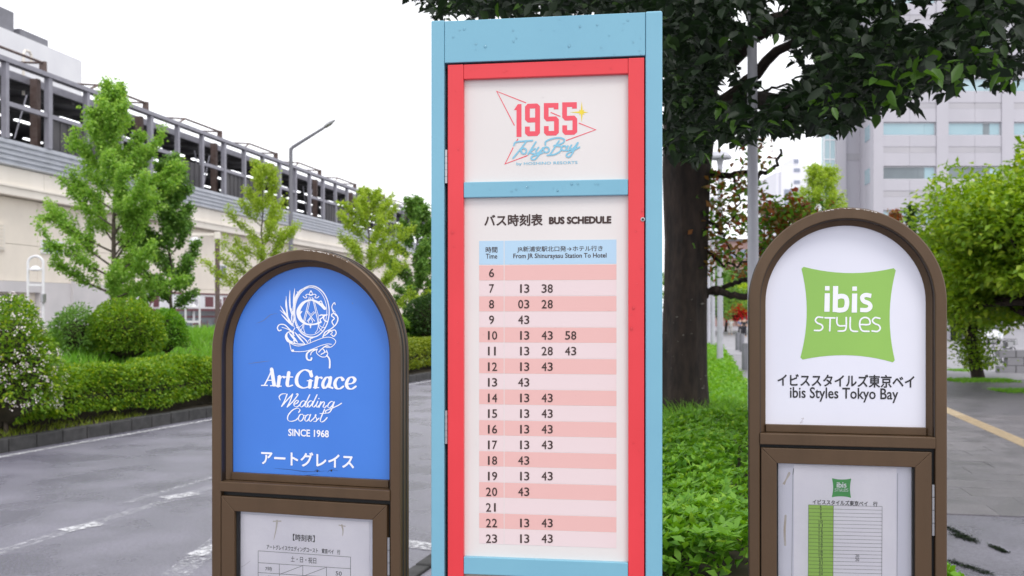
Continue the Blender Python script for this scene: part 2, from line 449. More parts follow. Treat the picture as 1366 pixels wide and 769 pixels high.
# sprig of leaves
tp = lambda t: max(.08, sin(pi*min(1, t*.92+.04))**.8)
for a, b, c, w in (((205,425),(150,340),(92,246),15), ((195,420),(150,372),(98,318),13), ((175,400),(150,320),(140,162),14), ((190,330),(172,240),(172,112),14),
                   ((205,290),(205,190),(214,95),13), ((225,200),(255,120),(335,82),12), ((200,250),(225,160),(282,98),11), ((185,380),(190,330),(215,280),11),
                   ((190,420),(205,370),(208,330),10), ((182,330),(200,300),(215,240),10), ((150,300),(138,250),(136,190),8), ((168,380),(140,330),(86,280),9),
                   ((215,330),(195,300),(185,262),8), ((228,175),(240,140),(232,120),9)):
    ik.stroke([a, b, c], w, taper=tp, cap=False)
ik.stroke([(215,440),(192,360),(195,270),(235,150),(300,92)], 3)
# scrolls
ik.stroke([(205,480),(168,445),(128,408),(85,406),(66,432),(78,458),(98,452)], nib=(10,9))
ik.stroke([(205,500),(180,462),(140,440),(105,430)], 6); ik.stroke([(210,500),(195,470),(212,440)], 7)
ik.stroke([(455,512),(475,470),(530,438),(572,395),(582,350),(560,312),(530,318),(532,336)], nib=(11,8))
ik.stroke([(566,330),(540,292),(532,250),(552,218),(560,234)], 8); ik.stroke([(545,410),(532,380),(552,355),(540,340)], 10)
ik.stroke([(470,500),(520,462),(556,452),(568,480),(548,506),(530,494)], 9); ik.stroke([(490,482),(512,455),(535,470),(520,490)], 7)
ik.stroke([(530,262),(545,285),(560,300)], 6)
# ribbon
ik.stroke([(168,562),(235,588),(310,575),(400,540),(470,516),(530,518),(565,552),(528,596),(480,602)], 6)
ik.stroke([(170,566),(186,628),(206,636),(300,634),(372,612),(430,588),(490,572),(528,574)], 6)
ik.stroke([(206,470),(160,470),(136,505),(150,545),(180,560),(245,572),(300,572)], nib=(12,9)); ik.stroke([(150,478),(142,510),(165,545),(200,555)], 22, taper=tp)
ik.stroke([(165,475),(205,520),(240,560)], 20, taper=tp); ik.stroke([(215,470),(255,520),(300,570)], 15, taper=tp); ik.stroke([(250,490),(300,530),(325,560)], 9)
ik.stroke([(330,548),(345,528),(370,520)], 6); ik.stroke([(345,560),(350,530)], 6); ik.stroke([(225,545),(205,540),(215,562)], 8); ik.dot(198,628,11)
ik.stroke([(405,618),(355,625),(318,655),(320,700),(350,710),(358,692)], nib=(15,12)); ik.stroke([(400,618),(360,640),(350,665)], 8)
ik.stroke([(405,612),(402,650),(440,680),(480,680),(496,655),(485,625)], 7); ik.stroke([(420,640),(450,612),(470,640),(440,660)], 9)
ik.stroke([(430,625),(480,590),(515,592)], 12, taper=tp); ik.stroke([(470,640),(492,640)], 8)
ik.stroke([(488,668),(510,700),(514,740),(512,775)], nib=(14,7))
ik.build('crest', M['white_print'], panA)
# ArtGrace: broad-nib serif letters
ik = Ink(fA, dA, 340, 480, 4.807); NB = dict(nib=(23, 7.5), ang=-.12)
ik.stroke([(62,163),(84,122),(110,66)], nib=(9,5)); ik.stroke([(108,62),(114,100),(124,162)], **NB); ik.stroke([(76,132),(118,133)], 6)
ik.quad(40,162,84,169); ik.quad(98,164,142,171)
ik.stroke([(158,110),(154,140),(150,168)], **NB); ik.quad(134,167,172,174); ik.poly([(144,108),(166,104),(164,116),(146,114)])
ik.stroke([(160,132),(172,112),(188,108)], 7); ik.dot(188,113,8)
ik.stroke([(218,84),(213,120),(208,155),(218,171),(242,164)], **NB); ik.quad(194,108,246,115)
ik.stroke([(364,104),(352,78),(318,66),(284,88),(268,125),(275,162),(310,182),(352,172)], **NB)
ik.stroke([(356,136),(352,176)], **NB); ik.quad(334,132,374,139); ik.poly([(360,68),(368,68),(366,106),(358,104)])
ik.stroke([(398,114),(394,145),(389,177)], **NB); ik.quad(373,176,413,183); ik.poly([(384,112),(406,108),(404,120),(386,118)])
ik.stroke([(400,136),(412,116),(428,112)], 7); ik.dot(428,117,8)
ik.stroke([(486,116),(480,150),(478,172),(498,182)], **NB); ik.stroke([(484,122),(462,113),(444,134),(436,162),(446,183),(464,172),(480,146)], nib=(21,7), ang=-.12)
ik.stroke([(568,128),(550,114),(528,122),(514,150),(522,180),(544,187),(568,172)], nib=(22,7.5), ang=-.12); ik.dot(563,130,9)
ik.stroke([(592,158),(628,150),(642,128),(624,112),(602,122),(588,156),(598,182),(622,188),(648,172)], nib=(22,7.5), ang=-.12)
ik.build('lettering', M['white_print'], panA, label='large white serif wordmark')
ik = Ink(fA, dA, 340, 480, 4.807); nb = dict(nib=(7.6, 3.2), ang=.5)
for p in ([(163,258),(156,238),(172,222),(196,219),(208,226)], [(207,222),(192,262),(172,300)], [(172,300),(205,262),(242,222)], [(243,221),(228,262),(208,304)], [(208,304),(245,268),(274,230),(276,219),(266,222)],
          [(250,286),(270,280),(280,264),(268,262),(252,280),(254,298),(272,302),(292,286)],
          [(325,270),(312,264),(296,276),(290,296),(300,304),(316,290),(328,268)], [(352,226),(338,256),(322,294),(332,304),(344,292)],
          [(372,270),(359,264),(343,276),(337,296),(347,304),(363,290),(375,268)], [(399,226),(385,256),(369,294),(379,304),(391,292)],
          [(404,268),(394,294),(400,305),(412,294)], [(424,270),(412,306)], [(414,298),(430,276),(444,270),(446,282),(438,302),(448,308),(460,296)],
          [(506,276),(494,268),(476,280),(468,300),(478,310),(494,298),(508,274)], [(510,272),(496,312),(478,338),(458,342),(456,328),(490,314),(530,296),(556,280)],
          [(282,338),(290,322),(272,311),(240,326),(214,358),(212,386),(232,396),(262,388),(280,372)],
          [(306,350),(290,354),(280,376),(288,394),(304,388),(314,366),(306,350)], [(312,356),(326,358)],
          [(352,356),(338,354),(324,370),(322,390),(334,394),(348,378),(356,354)], [(358,352),(348,384),(356,396),(368,386)],
          [(372,384),(390,362),(392,352),(388,362),(398,382),(392,396),(378,396)], [(396,390),(412,376)],
          [(448,318),(434,350),(420,388),(428,400),(446,392),(464,372)], [(418,346),(456,344)]):
    ik.stroke(p, **nb)
ik.dot(411,250,4)
ik.build('lettering', M['white_print'], panA, label='thin white script lettering')
text(fA, 'SINCE 1968', 385, 438.6, 582.6, 573.5, M['white_print'], panA, dA, .035)
text(fA, 'アートグレイス', 349, 472, 622.5, 604, M['white_print'], panA, dA, .028)
# scratches on the blue face
ik = Ink(fA, dA, 270, 540, 3.358)
for p in ([(320,285),(400,292),(470,300),(560,297)], [(500,298),(515,292),(528,300)], [(560,304),(575,292),(608,296)], [(370,315),(440,318),(520,312)], [(430,300),(470,303)]):
    ik.stroke(p, 1.6, taper=tp, cap=False)
ik.dot(515,298,4); ik.dot(578,296,4)
ik.stroke([(-4,-10),(4,-8)], 1); 
ik.build('scratches', M['black_print'], panA)
ik = Ink(fA, dA, 270, 320, 3.203)
for p in ([(230,358),(262,345),(290,322),(320,315)], [(195,530),(240,524),(290,518)], [(132,480),(160,476)], [(640,455),(642,462)]):
    ik.stroke(p, 1.6, taper=tp, cap=False)
ik.stroke([(640,270),(644,275)], 1.5); ik.build('scratches', M['grey_print'], panA)
# worn paint along the top of the arch
def arch_wear(fr, root, g, a0, a1, n, seed, nm='worn_paint'):
    rnd = random.Random(seed); mb = MB(); r = (g['u1']-g['u0'])/2; cx = (g['u0']+g['u1'])/2; cz = g['top']-r
    for q in range(n):
        a = radians(rnd.uniform(a0, a1)); rr = r+.0006; w = rnd.uniform(.0008, .0045); y = rnd.uniform(.0035, .012)
        e = w/rr; l = rnd.uniform(.001, .005)
        # patches on the rounded nose of the ring
        P = lambda aa, off, yy: (cx+(rr-off)*cos(aa), yy, cz+(rr-off)*sin(aa))
        k0, k1 = rnd.uniform(.001, .003), rnd.uniform(.0035, .0075)
        mb.add([P(a-e, k1, -.0006-q*1e-6), P(a+e*.8, k1*.8, -.0006-q*1e-6), P(a+e, .003, -.0006-q*1e-6), P(a-e*.6, .0035, -.0006-q*1e-6)], [(0,1,2,3)])
        mb.add([P(a-e, -.0003, y), P(a+e, -.0003, y), P(a+e, -.0003, y+l), P(a-e, -.0003, y+l)], [(0,1,2,3)])
    mb.build(nm, M['scuff'], root, kind='stuff')
arch_wear(fA, kA, gA, 62, 92, 46, 3)
# timetable poster behind glass
pA = MB().box(fA.uv(319, 700, .033)[0], fA.uv(493, 700, .033)[0], .0325, .0338, .32, fA.uv(408, 690, .033)[1]-.004).build('poster', M['paper'], kA)
dp = .0325
text(fA, '【時刻表】', 391, 420, 722.5, 713.5, M['black_print'], pA, dp, .01)
text(fA, 'アートグレイスウエディングコースト　東京ベイ　行', 356, 454, 736.5, 730, M['black_print'], pA, dp, .01)
text(fA, '土・日・祝日', 388, 422, 751, 743, M['black_print'], pA, dp, .0)
text(fA, '7時', 354, 363, 762, 756, M['black_print'], pA, dp); text(fA, '50', 448, 456, 768, 762.5, M['black_print'], pA, dp)
text(fA, '8時', 354, 363, 774, 768, M['black_print'], pA, dp); text(fA, '20', 420, 428, 780, 774.5, M['black_print'], pA, dp)
ik = Ink(fA, dp, 270, 540, 3.358)
for p in ([(250,655),(664,683)], [(250,655),(250,1000)], [(664,683),(664,1020)], [(250,708),(664,735)], [(250,752),(664,779)], [(250,797),(664,824)], [(250,842),(664,869)], [(345,716),(345,1000)], [(450,722),(450,1006)], [(556,728),(556,1012)], [(348,760),(448,722)], [(453,768),(553,730)]):
    ik.stroke(p, 1.6, smooth=False)
ik.build('table_rule', M['black_print'], pA)
ik = Ink(fA, dp, 270, 540, 3.358)
ik.stroke([(335,520),(330,560),(320,605)], 9, taper=lambda t: 1-.8*t); ik.stroke([(625,540),(630,565),(628,590)], 8, taper=lambda t: 1-.8*t); ik.stroke([(318,523),(352,522)], 5); ik.stroke([(612,540),(640,545)], 4)
ik.build('rust_stain', M['stain'], pA)
ik = Ink(fA, dp, 270, 540, 3.358); ik.stroke([(170,508),(166,720),(160,740)], 1.5); ik.stroke([(160,730),(185,722),(215,700)], 1.5); ik.build('crease', M['faint_print'], pA)

# ================================================================ THE GREEN LOGO SIGN
fC = RFace(1130, 2.26*S, 11.6)
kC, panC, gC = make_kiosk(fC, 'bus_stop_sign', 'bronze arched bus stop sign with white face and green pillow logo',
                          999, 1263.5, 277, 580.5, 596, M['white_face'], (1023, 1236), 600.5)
def ibis_logo(fr, d, ox, oy, sc, parent, gm, wm):
    def side(a, b, m):
        return [tuple(np.array(a)*(1-t)**2+2*t*(1-t)*(2*np.array(m)-.5*(np.array(a)+np.array(b)))+np.array(b)*t*t) for t in np.linspace(.03, .97, 12)]
    ik = Ink(fr, d, ox, oy, sc)
    ik.poly(side((42,78),(697,88),(370,126))+side((697,88),(690,742),(650,415))+side((690,742),(34,722),(370,688))+side((34,722),(42,78),(83,400)))
    ik.build('logo_field', gm, parent)
    ik = Ink(fr, d-.0008, ox, oy, sc)
    ik.poly([(206,264),(241,264),(239,390),(203,390)]); ik.poly([(208,215),(239,215),(239,245),(207,245)])
    ik.poly([(263,215),(298,215),(294,392),(260,392)]); ik.stroke([(278,298),(312,284),(348,292),(358,330),(346,370),(310,380),(276,376)], 32, k=8, cap=False)
    ik.poly([(393,266),(428,266),(426,396),(390,396)]); ik.poly([(395,218),(426,218),(426,247),(394,247)])
    ik.stroke([(524,282),(485,276),(462,292),(472,318),(508,334),(518,358),(496,378),(448,378)], 29, k=8, cap=False)
    w = 11
    for p in ([(192,430),(158,428),(142,448),(156,468),(184,480),(192,500),(174,518),(136,518)], [(208,432),(275,433)], [(243,432),(240,521)],
              [(290,430),(289,465),(304,486),(350,486)], [(353,430),(352,500),(338,520),(298,523)], [(381,430),(380,500),(396,522),(430,525)],
              [(448,478),(512,476),(508,440),(478,430),(451,446),(445,485),(462,520),(508,525)], [(583,436),(550,431),(532,450),(546,470),(576,484),(585,506),(566,525),(530,522)]):
        ik.stroke(p, w, k=5)
    ik.build('lettering', wm, parent)
ibis_logo(fC, .052, 1060, 340, 5.127, panC, M['green_print'], M['white_print'])
text(fC, 'イビススタイルズ東京ベイ', 1037.5, 1219.5, 516.5, 500, M['black_print'], panC, .052, .022)
text(fC, 'ibis Styles Tokyo Bay', 1054, 1198, 536.5, 517.5, M['black_print'], panC, .052, .012)
ik = Ink(fC, .052, 980, 520, 3.09); ik.stroke([(275,120),(285,118),(270,138),(282,132)], 2.2); ik.build('scuff', M['faint_print'], panC)
arch_wear(fC, kC, gC, 70, 104, 44, 8)
pC = MB().box(fC.uv(1059, 700, .033)[0], fC.uv(1196, 700, .033)[0], .0325, .0338, .32, fC.uv(1130, 622, .033)[1]).build('poster', M['paper'], kC)
ibis_logo(fC, .0325, 1108, 635, 5.127*4.9, pC, M['green_print2'], M['white_print'])
for ob in list(pC.children): pass
text(fC, 'イビススタイルズ東京ベイ　行', 1084, 1170.5, 674.5, 668, M['black_print'], pC, .0325, .02)
ik = Ink(fC, .0325, 1020, 610, 4.8375)
ik.poly([(283,308),(444,314),(440,1100),(280,1094)]); ik.build('lime_column', M['lime_print'], pC)
ik = Ink(fC, .0315, 1020, 610, 4.8375)
for r in range(28):
    y = 308+24.1*r; ik.stroke([(283,y),(758,y+11)], 1.7, smooth=False)
for x in (283, 444, 758): ik.stroke([(x, 308+(x-283)*.023), (x-4, 980)], 1.7, smooth=False)
ik.build('table_rule', M['black_print'], pC)
for r in range(19):
    x = 1020+362/4.8375; y = 610+(329+24.1*r)/4.8375
    text(fC, str(6+r) if r < 18 else '24', x-(1.1 if r < 4 else 2.6), x+(1.1 if r < 4 else 2.6), y, y-3.6, M['black_print'], pC, .0315)
for r in (13, 14):
    x = 1020+597/4.8375; y = 610+(334+24.1*r)/4.8375
    text(fC, '20', x-2.6, x+2.6, y, y-3.8, M['black_print'], pC, .0315)
ik = Ink(fC, .0325, 980, 520, 3.09); ik.stroke([(243,325),(240,350)], 3, smooth=False); ik.stroke([(240,350),(234,900)], 1.3, smooth=False)
ik.stroke([(672,345),(668,900)], 1.2, smooth=False); ik.build('tape_edge', M['grey_print'], pC)
ik = Ink(fC, .0340, 980, 520, 3.09); ik.stroke([(205,390),(222,345),(226,350),(200,388)], 5); ik.stroke([(210,520),(206,580),(208,640)], 9); ik.build('glue_residue', M['stain'], pC)

# ================================================================ THE TALL 1955 BUS SCHEDULE
fB = RFace(730, 2.15*S, 8.6)
kB = fB.root('bus_schedule_board', 'tall pale blue timetable board with coral red door frame and 1955 logo', 'timetable board')
def rect(fr, px0, px1, py0, py1, dep):
    c = (px0+px1)/2
    return fr.uv(px0, HY, dep)[0], fr.uv(px1, HY, dep)[0], fr.uv(c, py1, dep)[1], fr.uv(c, py0, dep)[1]
uL, uLi = fB.uv(575, HY)[0], fB.uv(592.5, HY)[0]; uRi, uR = fB.uv(861, HY)[0], fB.uv(883.5, HY)[0]
topB = fB.uv(729, 21)[1]
MB().box(uL, uLi, 0, .10, 0, topB).build('post', M['sky_paint'], kB, bevel=.004)
MB().box(uRi, uR, 0, .10, 0, topB).build('post', M['sky_paint'], kB, bevel=.006)
zt = fB.uv(727, 80.5)[1]
MB().box(uLi+.001, uRi-.001, .002, .098, zt+.004, topB-.003).build('header_panel', M['sky_paint'], kB, bevel=.002)
MB().box(uLi, uRi, .060, .098, .3, zt+.002).build('back_panel', M['gasket'], kB)
# red door
dl, dr = fB.uv(597, HY, .004)[0], uRi-.004; il, ir = fB.uv(618, HY, .004)[0], fB.uv(838, HY, .004)[0]
dt = zt-.002; it = fB.uv(728, 102, .004)[1]
MB().box(dl, il, .006, .040, .30, dt).build('door_stile', M['red_paint'], kB, bevel=.0025)
MB().box(ir, dr, .006, .040, .30, dt).build('door_stile', M['red_paint'], kB, bevel=.0025)
MB().box(il+.0006, ir-.0006, .007, .040, it, dt-.0005).build('door_rail', M['red_paint'], kB, bevel=.0025)
m1t, m1b = fB.uv(728, 241, .004)[1], fB.uv(728, 262, .004)[1]
MB().box(il+.0006, ir-.0006, .008, .040, m1b, m1t).build('middle_rail', M['sky_paint'], kB, bevel=.0025)
m2t, m2b = fB.uv(728, 747.5, .004)[1], fB.uv(728, 771, .004)[1]
MB().box(il+.0006, ir-.0006, .008, .040, m2b, m2t).build('middle_rail', M['sky_paint'], kB, bevel=.0025)
MB().box(il+.0006, ir-.0006, .008, .040, .30, .42).build('door_rail', M['red_paint'], kB, bevel=.0025)
dB = .026
p1 = MB().box(il-.002, ir+.002, dB, .034, m1t-.002, it+.002).build('logo_panel', M['cream_panel'], kB)
p2 = MB().box(il-.002, ir+.002, dB, .034, m2t-.002, m1b+.002).build('timetable_panel', M['cream_panel'], kB)
MB().box(il-.002, ir+.002, dB, .034, .42, m2b+.002).build('lower_panel', M['tan_panel'], kB)
MB().box(uLi, dl-.0008, .045, .059, .3, dt).build('hinge_gap', M['gasket'], kB)
MB().box(uL-.05, uR+.05, -.12, .22, 0, .012).build('base_plate', M['steel_paint'], kB, bevel=.003)
for py in (200, 548):
    z1 = fB.uv(595, py)[1]; z0 = fB.uv(595, py+45)[1]; hg = MB(); xh = (uLi+dl)/2
    for q in range(5):
        a = z1+(z0-z1)*q/5; b = z1+(z0-z1)*(q+.95)/5; hg.tube([(xh, .006, a), (xh, .006, b)], .0055, 10)
    hg.build('hinge', M['steel'], kB, smooth=True)
u, h = fB.uv(857.5, 293, .006)
lk = MB(); lk.lathe([(0, 0), (.0065, 0), (.0075, .002), (.0045, .0025), (.0045, .0012), (0, .0012)], 16)
lk.v = [(u+x, .006-z, h+y) for x, y, z in lk.v]; lk.f = [f[::-1] for f in lk.f]
lk.build('door_lock', M['steel'], kB); lk2 = MB(); lk2.lathe([(0, .0016), (.004, .0016)], 12); lk2.v = [(u+x, .006-z, h+y) for x, y, z in lk2.v]; lk2.build('keyhole', M['gasket'], kB)

O3 = (650, 110, 5.9125)
ik = Ink(fB, dB, *O3)
ik.poly([(210,220),(241,173),(270,172),(270,431),(231,432),(231,208),(226,220)][:5]+[(231,220)])
ik.stroke([(317,350),(317,396),(328,407),(387,405),(397,394),(397,197),(387,187),(327,189),(317,200),(317,288),(328,299),(397,297)], 38, smooth=False)
for dx, dy in ((0, 0), (145, -6)):
    ik.stroke([(543,214),(543,182),(465,183),(465,278),(476,290),(535,288),(546,300),(546,391),(534,402),(476,403),(466,392),(466,346)] if not dx else
              [(a+dx, b+dy) for a, b in [(543,214),(543,182),(465,183),(465,278),(476,290),(535,288),(546,300),(546,391),(534,402),(476,403),(466,392),(466,346)]], 37, smooth=False)
for p in ([(307,163),(75,72),(215,342)], [(722,322),(855,375),(622,460)], [(243,445),(231,466)], [(205,515),(140,645),(318,578)], [(500,238),(577,270)]):
    ik.stroke(p, 7.5, smooth=False)
ik.build('logo_numerals', M['red_print'], p1, label='coral red block numerals 1955 with triangle lines')
ik = Ink(fB, dB, *O3)
ik.dot(745, 237, 15)
for k, l in enumerate((54, 32, 80, 32, 94, 32, 86, 32)):
    a = k*pi/4; b = a+pi/2; w = 9
    ik.poly([(745+l*cos(a), 237+l*sin(a)), (745+w*cos(b), 237+w*sin(b)), (745-w*cos(b), 237-w*sin(b))])
ik.build('logo_star', M['yellow_print'], p1)
ik = Ink(fB, dB-.0012, *O3)
for p in ([(210,498),(222,474),(270,466),(356,460)], [(308,466),(268,520),(204,598)], [(384,470),(352,520),(322,568)], [(378,522),(340,548),(352,560),(376,566)],
          [(404,514),(384,545),(398,560),(424,536)], [(440,516),(412,566),(376,608),(350,606),(352,586),(396,570),(440,556)],
          [(458,494),(462,468),(508,446),(566,438),(606,450),(600,474),(560,494),(526,500)], [(566,462),(532,514),(494,572)], [(534,500),(580,508),(578,540),(534,568),(474,576)],
          [(636,502),(622,532),(640,538),(658,520)], [(664,496),(650,520),(664,532),(694,504),(712,478)], [(716,476),(688,530),(654,584),(630,586),(628,566),(672,540),(728,512)]):
    ik.stroke(p, 12, k=6)
ik.ell(288, 542, 21, 22, 11.5); ik.ell(466, 532, 22, 21, 11.5); ik.ell(606, 520, 21, 19, 11.5)
ik.build('lettering', M['aqua_print'], p1, label='pale blue script lettering')
text(fB, 'by HOSHINO RESORTS', 689, 770.5, 220.8, 216.0, M['aqua_print'], p1, dB, .012)
text(fB, 'バス時刻表', 646.5, 723.5, 301.5, 286.5, M['brownblack_print'], p2, dB, .028)
text(fB, 'BUS SCHEDULE', 733, 815, 298.4, 289.6, M['brownblack_print'], p2, dB, .075)
XL, XS, XR = 639.3, 672.5, 822.3; Y0, RH = 353.5, 20.85
def strip(x0, x1, y0, y1, m, name='table_row'):
    ik = Ink(fB, dB, 0, 0, 1); ik.quad(x0, y0, x1, y1); return ik.build(name, m, p2)
# keep rows true rectangles on the panel
def strip_uv(x0, x1, y0, y1, m, name='table_row'):
    c = 731; a, b = fB.uv(x0, 520, dB)[0], fB.uv(x1, 520, dB)[0]; t, bo = fB.uv(c, y0, dB)[1], fB.uv(c, y1, dB)[1]
    return MB().box(a, b, dB-.0006, dB+.001, bo, t).build(name, m, p2)
strip_uv(XL, XS-.5, 320.8, 352.8, M['head_blue']); strip_uv(XS+.5, XR, 320.8, 352.8, M['head_blue'])
T = {7:'13 38', 8:'03 28', 9:'43', 10:'13 43 58', 11:'13 28 43', 12:'13 43', 13:'43', 14:'13 43', 15:'13 43', 16:'13 43', 17:'13 43', 18:'43', 19:'13 43', 20:'43', 22:'13 43', 23:'13 43'}
text(fB, '時間', 648, 663.5, 337.3, 329.6, M['brownblack_print'], p2, dB, .01)
text(fB, 'Time', 648.3, 663.3, 345.3, 338.8, M['brownblack_print'], p2, dB, .012)
text(fB, 'JR新浦安駅北口発→ホテル行き', 690, 804, 336.8, 328.6, M['brownblack_print'], p2, dB, .008)
text(fB, 'From JR Shinurayasu Station To Hotel', 685, 809, 346.2, 338.2, M['brownblack_print'], p2, dB, .016)
def digits(t, xc, yb, yt):
    for q, ch in enumerate(t):
        x = xc+(q-(len(t)-1)/2)*8.1; hw = {'1': 1.0, '7': 3.1}.get(ch, 3.25)
        text(fB, ch, x-hw+(.4 if ch == '1' else 0), x+hw+(.4 if ch == '1' else 0), yb, yt, M['brownblack_print'], p2, dB-.0006, .014)
for r in range(18):
    hr = 6+r; y0 = Y0+RH*r+.3; y1 = y0+RH-.7; m = M['row_pink'] if r % 2 == 0 else M['row_pale']
    strip_uv(XL, XS-.5, y0, y1, m); strip_uv(XS+.5, XR, y0, y1, m)
    yb = y0+RH*.5+5.7; yt = yb-11.2
    w = 3.3 if hr < 10 else 7.4
    digits(str(hr), 655.8, yb, yt)
    for k, t in enumerate(T.get(hr, '').split()):
        digits(t, 698.7+k*31.3, yb, yt)
# raindrops clinging to the paint
rnd = random.Random(5)
def drops(n, gen, parent, rmin=.0012, rmax=.0038):
    mb = MB()
    for q in range(n):
        px, py, dep = gen(); u, h = fB.uv(px, py, dep); r = rnd.uniform(rmin, rmax)*(1 if rnd.random() < .8 else 1.4); e = rnd.uniform(.9, 1.35)
        prof = [(1, 0), (.92, .28), (.68, .5), (.35, .62), (0, .66)]
        base = len(mb.v); nn = 10
        mb.add([(u+a*r*cos(2*pi*k/nn), dep-b*r-.0002, h+a*r*e*sin(2*pi*k/nn)) for a, b in prof for k in range(nn)],
               [(i*nn+k, i*nn+(k+1)%nn, (i+1)*nn+(k+1)%nn, (i+1)*nn+k) for i in range(4) for k in range(nn)])
    o = mb.build('raindrops', M['water'], parent, smooth=True, kind='stuff'); return o
drops(30, lambda: (rnd.uniform(596, 858), rnd.uniform(26, 74), .002), kB)
drops(22, lambda: (rnd.choice([rnd.uniform(600, 616), rnd.uniform(840, 858)]), rnd.uniform(100, 700), .006), kB)
drops(14, lambda: (rnd.uniform(622, 834), rnd.uniform(245, 258), .008), kB)
drops(8, lambda: (rnd.uniform(622, 834), rnd.uniform(84, 98), .007), kB)
drops(24, lambda: (rnd.uniform(622, 834), rnd.uniform(110, 730), dB), kB, .001, .0022)
fit_texts()
#SCENE_PART_2
# ================================================================ GROUND, ROAD, KERBS
M['asphalt'] = mat('wet_asphalt', (.215, .205, .255), .42, 0, (.17, .163, .205), .9, .40, 160, spec=.5, rough2=.20, detail=8)
M['paving'] = mat('damp_paving', (.17, .160, .178), .50, 0, (.14, .132, .15), 1.6, .15, 90, rough2=.38, detail=8)
M['paving2'] = mat('pale_concrete', (.30, .29, .315), .6, 0, (.25, .243, .265), 1.2, .1, 60)
M['earth'] = mat('earth', (.05, .038, .026), .95, 0, (.08, .065, .04), 5, .8, 40)
M['kerb'] = mat('kerb_stone', (.065, .063, .064), .75, 0, (.035, .035, .035), 6, .4, 90, detail=8)
M['tactile'] = mat('tactile_yellow', (.46, .36, .23), .75, 0, (.38, .30, .20), 8, .2, 80)
def speckle(m, scale, lo, hi):
    nt = m.node_tree; p = next(n for n in nt.nodes if n.type == 'BSDF_PRINCIPLED'); src = p.inputs['Base Color'].links[0].from_socket
    t = nt.nodes.new('ShaderNodeTexCoord'); n = nt.nodes.new('ShaderNodeTexNoise'); n.inputs['Scale'].default_value = scale; n.inputs['Detail'].default_value = 3; n.inputs['Roughness'].default_value = .8
    r = nt.nodes.new('ShaderNodeMapRange'); r.inputs[1].default_value = .3; r.inputs[2].default_value = .7; r.inputs[3].default_value = lo; r.inputs[4].default_value = hi
    x = nt.nodes.new('ShaderNodeMix'); x.data_type = 'RGBA'; x.blend_type = 'MULTIPLY'; x.inputs['Factor'].default_value = 1
    nt.links.new(t.outputs['Object'], n.inputs['Vector']); nt.links.new(n.outputs['Fac'], r.inputs[0]); nt.links.new(src, x.inputs['A']); nt.links.new(r.outputs[0], x.inputs['B']); nt.links.new(x.outputs['Result'], p.inputs['Base Color'])
speckle(M['asphalt'], 34, .62, 1.35); speckle(M['paving'], 30, .75, 1.2)
def worn(name, c, base, lo, hi, sc):
    """road paint with holes worn through to the asphalt"""
    m, nt, out = new_mat(name); N = nt.nodes; L = nt.links
    p = N.new('ShaderNodeBsdfPrincipled'); p.inputs['Base Color'].default_value = (*c, 1); p.inputs['Roughness'].default_value = .5
    t = N.new('ShaderNodeBsdfTransparent'); tcn = N.new('ShaderNodeTexCoord'); n = N.new('ShaderNodeTexNoise')
    n.inputs['Scale'].default_value = sc; n.inputs['Detail'].default_value = 8; n.inputs['Roughness'].default_value = .75
    r = N.new('ShaderNodeMapRange'); r.inputs[1].default_value = lo; r.inputs[2].default_value = hi
    L.new(tcn.outputs['Object'], n.inputs['Vector']); L.new(n.outputs['Fac'], r.inputs[0])
    x = N.new('ShaderNodeMixShader'); L.new(r.outputs[0], x.inputs[0]); L.new(t.outputs[0], x.inputs[1]); L.new(p.outputs[0], x.inputs[2])
    L.new(x.outputs[0], out.inputs[0]); return m
M['paint'] = worn('road_paint', (.66, .66, .69), None, .40, .56, 12)
M['paint_worn'] = worn('worn_road_paint', (.60, .60, .64), None, .47, .66, 14)

K0 = np.array((-5.35*S, 10.4*S)); KD = np.array((.305, .952)); KD = KD/np.hypot(*KD); KN = np.array((-KD[1], KD[0]))
def K(s, d): q = K0+KD*s+KN*d; return float(q[0]), float(q[1])
ND = np.array((.285, 1.0)); ND = ND/np.hypot(*ND)
N0 = at(556, 769, 0); N0 = np.array((N0.x, N0.y)); NR = np.array((ND[1], -ND[0]))     # near kerb line and its pavement side
def NK(s, d): q = N0+ND*s+NR*d; return float(q[0]), float(q[1])

g = MB(); g.slab([(-900,-300),(900,-300),(900,1500),(-900,1500)], -.30, -.02); g.build('ground', M['paving2'], kind='structure')
r_ = MB(); r_.slab([K(-40,.0), K(75,.0), NK(75,0), NK(-20,0)], -.2, 0); r_.build('road', M['asphalt'], kind='structure')
pv = MB(); pv.slab([NK(-20,.16), NK(75,.16), (45,80), (45,-12)], -.2, .10)
pave = pv.build('pavement', M['asphalt'], kind='structure')
# far planted bank: earth terrain that rises behind its kerb
def bank_h(d, s):
    pts = [(0,.14),(.3,.16),(1.2,.35),(3,.95),(5,1.45),(8,1.55),(11,1.2),(15,.3),(18,-.05)]
    for (a, ha), (b, hb) in zip(pts, pts[1:]):
        if d <= b: h = ha+(hb-ha)*max(0, (d-a))/(b-a); break
    else: h = -.05
    return h+.05*sin(s*.7+d)*min(1, d)
bk = MB(); ns, nd = 60, 24
for i in range(ns+1):
    for j in range(nd+1):
        s_, d_ = -16+i*(90/ns), .15+j*(17.6/nd); x, y = K(s_, d_); bk.v.append((x, y, bank_h(d_, s_)))
bk.f = [(i*(nd+1)+j, (i+1)*(nd+1)+j, (i+1)*(nd+1)+j+1, i*(nd+1)+j+1) for i in range(ns) for j in range(nd)]
bk.build('planted_bank', M['earth'], kind='structure', smooth=True)
